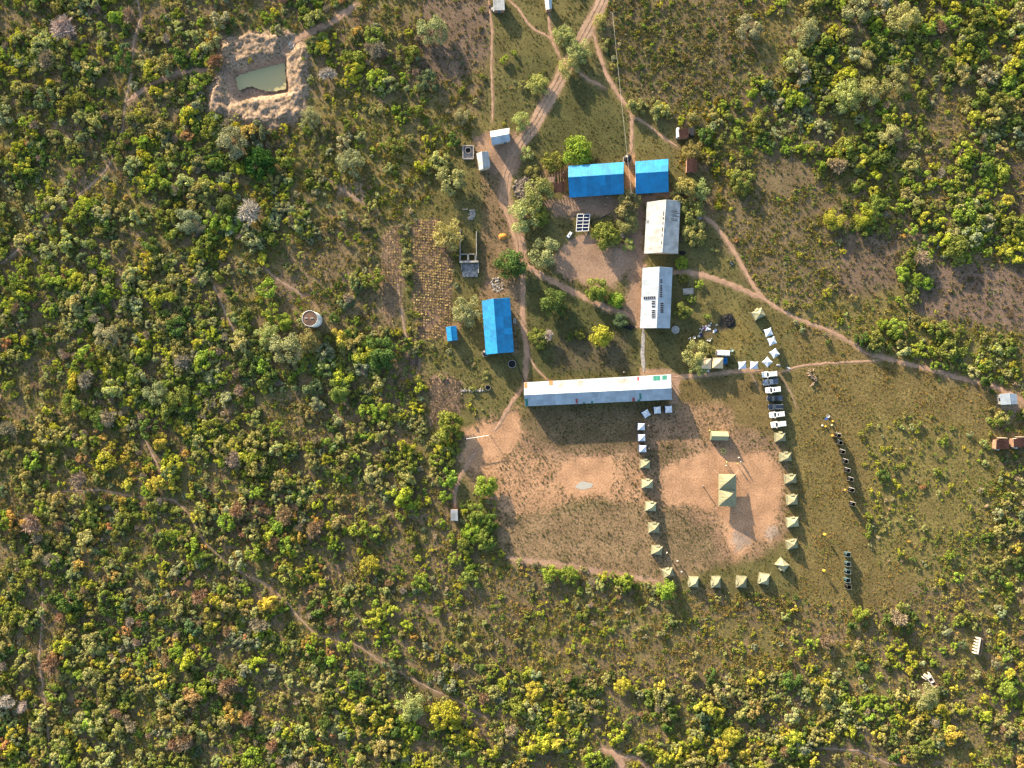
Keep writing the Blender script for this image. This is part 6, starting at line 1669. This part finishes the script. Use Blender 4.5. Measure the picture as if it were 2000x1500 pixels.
# ------------------------------------------------------------------ small camp things
M_TARP = pm("teal_tarpaulin", (.03, .075, .095), .7); M_FRAME = pm("pale_timber_frame", (.17, .16, .14), .8); M_YDRUM = pm("yellow_plastic", (.72, .40, .03), .5); M_BASIN = pm("grey_basin", (.52, .54, .56), .35, .4)
def cubicle(px, py, label, mat, w=1.35, h=1.9, back=False, rot=0):
    root = thing("washing_cubicle", label, "cubicle", P(px, py), math.radians(rot), "roofless cubicles on the grass")
    k = w / 2
    sides = [((-k, -k), (k, -k)), ((k, -k), (k, k)), ((k, k), (-k, k)), ((-k, k), (-k, -k))]
    for i, (a, b) in enumerate(sides):
        if i == 3: b = (-k, 0.0)   # gap is the doorway
        m = MB(); m.box(((a[0] + b[0]) / 2, (a[1] + b[1]) / 2, h / 2), (max(abs(b[0] - a[0]), .04), max(abs(b[1] - a[1]), .04), h - .04)); m.obj("screen", mat, root)
        m = MB(); m.tube([(a[0], a[1], h), (b[0], b[1], h)], .03, 4); m.obj("top_rail", M_FRAME, root)
        m = MB(); m.tube([(a[0], a[1], -.03), (a[0], a[1], h)], .045, 5); m.obj("post", M_FRAME, root)
    m = MB(); m.box((0, 0, .03), (w * .9, w * .9, .05)); m.obj("interior_shade_sheet", M_DARK, root)  # black sheet on the floor paints in the shade inside the cubicle
    return root
for i, (x, y) in enumerate(((1652.4, 1081), (1652.6, 1099.4), (1652.4, 1114.6), (1651.8, 1131), (1653.6, 1143.6))):
    cubicle(x, y, ["uppermost", "second", "middle", "fourth", "lowest and darkest"][i] + " teal cubicle of the lower column of five", M_TARP if i < 4 else M_PVC)
pts_ = [(1633.6, 850), (1637, 864), (1641.4, 881.6), (1647.4, 900), (1651.4, 917.4), (1657.4, 935), (1659, 955.6), (1661, 983)]
for i, (x, y) in enumerate(pts_):
    root = cubicle(x, y, ["first", "second", "third", "fourth", "fifth", "sixth", "seventh", "last"][i] + " black-screened cubicle counted from the top of the slanting line", M_PVC, 1.15, 2.15, rot=-14)
    p = P(x - 3.6, y - 2); o = P(x, y); m = MB(); m.tube([Vector((-1.1, .75, 1.75)), Vector((.6, .6, 1.78))], .06, 4); m.obj("curtain_rail", M_WHITE, root)
    m = MB(); m.lathe([(0, .05), (.2, .05), (.26, .42), (.22, .42), (.18, .1), (0, .1)], 12, (-.05, -.05, 0)); m.obj("bucket", M_WHITE, root)
def drum(px, py, label, mat=M_YDRUM, h=.55, r=.26, stand=0.0, name="water_drum"):
    root = thing(name, label, "drum", P(px, py))
    m = MB(); m.lathe([(0, stand), (r, stand), (r * 1.04, stand + h * .3), (r, stand + h * .5), (r * 1.04, stand + h * .7), (r, stand + h), (r * .5, stand + h * 1.08), (0, stand + h * 1.08)], 14); m.obj("drum_body", mat, root, smooth_=True)
    m = MB(); m.lathe([(.06, stand + h * 1.07), (.06, stand + h * 1.18), (0, stand + h * 1.18)], 8); m.obj("cap", M_PVC, root)
    if stand:
        for sx in (-.3, .3):
            for sy in (-.3, .3): m = MB(); m.tube([(sx, sy, -.03), (sx * .8, sy * .8, stand)], .045, 5); m.obj("stand_leg", M_WOOD, root)
        m = MB(); m.box((0, 0, stand - .04), (.75, .75, .06)); m.obj("shelf", M_WOOD, root)
drum(1607, 1042, "upper yellow drum on a tall wooden stand, right of the tents", stand=1.3, h=.7, r=.42); drum(1605.4, 1112, "lower yellow drum on a tall wooden stand, right of the tents", stand=1.3, h=.7, r=.42); drum(1646.6, 955.6, "small yellow drum on a stand beside the slanting line", stand=1.2)
drum(1612, 833, "yellow jerrycan pair beside the wash place"); drum(1626, 823, "yellow jerrycan right of the wash place"); drum(1624, 830.6, "cream jerrycan below the wash place", pm("cream_plastic", (.62, .55, .30), .5)); drum(1605.6, 831, "white jerrycan left of the wash place", M_WHITE); drum(1625.4, 851, "orange drum beside the first slanting-line cubicle", pm("orange_plastic", (.60, .26, .05), .5), .7, .36)
cl = 0
for (x, y) in ((1408.6, 878), (1411.6, 876.4), (1415, 878.4), (1417, 881.4), (1409.4, 883), (1412.6, 885), (1415.6, 886.2), (1386, 841)):
    cl += 1; drum(x, y, "yellow-green jerrycan, " + ["upper leftmost", "second along the top", "third along the top", "far right", "lower leftmost", "middle of the bottom", "lower rightmost"][cl - 1] + " of the cluster below the ridge tent" if cl < 8 else "yellow jerrycan left of the ridge tent", pm("yellowgreen_plastic", (.45, .46, .12), .5), .4, .2, name="jerrycan")
def basin(px, py, r, label, mat=M_BASIN):
    root = thing("wash_basin", label, "basin", P(px, py)); m = MB(); m.lathe([(0, 0), (r * .7, 0), (r, .28), (r * 1.06, .29), (r * .94, .27), (r * .66, .05), (0, .05)], 18); m.obj("bowl", mat, root, smooth_=True)
    m = MB(); m.lathe([(r * .86, .2), (0, .2)], 18); m.obj("water", pud, root)
basin(1617, 812.6, .5, "large white basin at the top of the slanting line", M_WHITE); basin(1355.4, 659, .45, "grey basin left of the laundry"); basin(1364.6, 656.4, .45, "dull grey basin directly below the laundry"); basin(1385, 664.4, .42, "pale basin below the laundry beside a small pot", M_WHITE); basin(1429.4, 684, .5, "round teal basin in front of the minibus", pm("teal_plastic", (.20, .45, .42), .4)); basin(1380.6, 664.6, .22, "small pot beside the pale basin", M_WHITE)
for (x, y) in ((1347.6, 659.6), (1344.6, 662), (1348, 664), (1389, 661)): basin(x, y, .2, {1347.6: "upper little dish left of the grey basin", 1344.6: "leftmost little dish near the grey basin", 1348: "lower little dish left of the grey basin", 1389: "oblong little dish right of the pale basin"}[x], M_WHITE)
CL = [('white', (.75, .75, .74)), ('pale blue', (.45, .52, .68)), ('navy', (.03, .03, .10)), ('red', (.55, .06, .09)), ('lilac', (.45, .38, .60)), ('grey', (.4, .4, .42))]
def cloth(px, py, w, h, c, label):
    root = thing("laundry_cloth", label, "cloth", P(px, py), random.uniform(0, 3.1), "clothes and sacks spread on the grass")
    n_ = 6; m = MB()
    for i in range(n_ + 1):
        for j in range(n_ + 1):
            x, y = (i / n_ - .5) * w, (j / n_ - .5) * h
            m.v.append((x + random.uniform(-.05, .05), y + random.uniform(-.05, .05), .05 + .20 * random.random() * (1 if 0 < i < n_ and 0 < j < n_ else .2)))
    for i in range(n_):
        for j in range(n_): a = i * (n_ + 1) + j; m.f.append((a, a + n_ + 1, a + n_ + 2, a + 1)); m.m.append(0)
    m.obj("cloth", pm("cloth_" + c[0].replace(' ', '_'), c[1], .9), root, smooth_=True)
    m = MB(); m.tube([(-w / 2, -h / 2, .07), (w / 2, -h / 2, .07)], .03, 4); m.obj("hem", pm("cloth_" + c[0].replace(' ', '_'), c[1], .9), root)
for (x, y, w, h, c, lab) in ((1381.6, 642, 1.0, .8, 1, "pale blue cloth in the middle of the laundry"), (1385.4, 636, .8, .5, 0, "white cloth at the upper right of the laundry"), (1385.6, 643.4, .5, .8, 0, "white cloth at the right end of the laundry"), (1377, 641, .7, .6, 2, "navy cloth in the laundry"), (1377.4, 641.4, .7, .15, 3, "red strip of cloth on the navy one"), (1373.4, 641.4, .5, .4, 4, "lilac cloth in the laundry"), (1371, 644, .45, .4, 0, "small white cloth below the lilac one"), (1367, 642.4, .35, .45, 0, "white cloth at the left end of the laundry"), (1378.6, 637.4, .6, .4, 1, "pale blue cloth at the top of the laundry"), (1378.6, 645, .45, .35, 0, "white cloth at the bottom of the laundry"), (1372.6, 637.6, .4, .3, 5, "grey cloth up left of the laundry"), (1366.2, 650.4, .4, .4, 5, "grey cloth below left of the laundry"), (1369.4, 649, .4, .4, 5, "second grey cloth below left of the laundry"), (1369, 654.6, 1.0, .8, 2, "dark bundle below the laundry"), (1394.4, 648, .9, .6, 0, "white sack right of the laundry"), (1397.4, 645, .9, .7, 1, "bluish sack right of the laundry"), (1388.6, 631.4, .45, .4, 0, "white scrap above the laundry"), (1399.4, 635, .3, .6, 0, "white scrap right above the sacks"), (1520, 713.4, 1.3, .6, 5, "grey rag right of the diamond-turned canopy"), (1540, 719, 1.2, .5, 0, "pale rag by the footpath right of the cars")):
    cloth(x, y, w, h, CL[c], lab)
root = thing("blue_tarpaulin", "crumpled blue tarpaulin against the beige canopy", "tarpaulin", P(1416, 705)); m = MB(); n_ = 8
for i in range(n_ + 1):
    for j in range(n_ + 1): m.v.append(((i / n_ - .5) * 1.3 + random.uniform(-.08, .08), (j / n_ - .5) * 2.0 + random.uniform(-.08, .08), .06 + random.random() * .45))
for i in range(n_):
    for j in range(n_): a = i * (n_ + 1) + j; m.f.append((a, a + n_ + 1, a + n_ + 2, a + 1)); m.m.append(0)
m.obj("sheet", pm("blue_tarp", (.01, .20, .50), .5), root); m = MB(); m.tube([(-.6, -1, .1), (-.6, 1, .1)], .04, 4); m.obj("edge_rope", M_ROPE, root)
root = thing("camp_table", "white table at the lower corner of the acacia-shaded canopy", "table", P(1378, 724)); m = MB(); m.box((0, 0, .74), (2.0, .8, .05)); m.obj("tabletop", M_WHITE, root)
for sx in (-.9, .9):
    for sy in (-.33, .33): m = MB(); m.tube([(sx, sy, -.02), (sx, sy, .72)], .025, 5); m.obj("leg", M_STEEL, root)
root = thing("wash_table", "blue table at the top of the slanting cubicle line", "table", P(1612, 817.6), .5); m = MB(); m.box((0, 0, .7), (1.0, .7, .06)); m.obj("tabletop", pm("blue_table", (.05, .11, .35), .6), root)
for sx in (-.42, .42):
    for sy in (-.28, .28): m = MB(); m.tube([(sx, sy, -.02), (sx, sy, .68)], .025, 5); m.obj("leg", M_STEEL, root)
print("objects:", len(COL.objects))
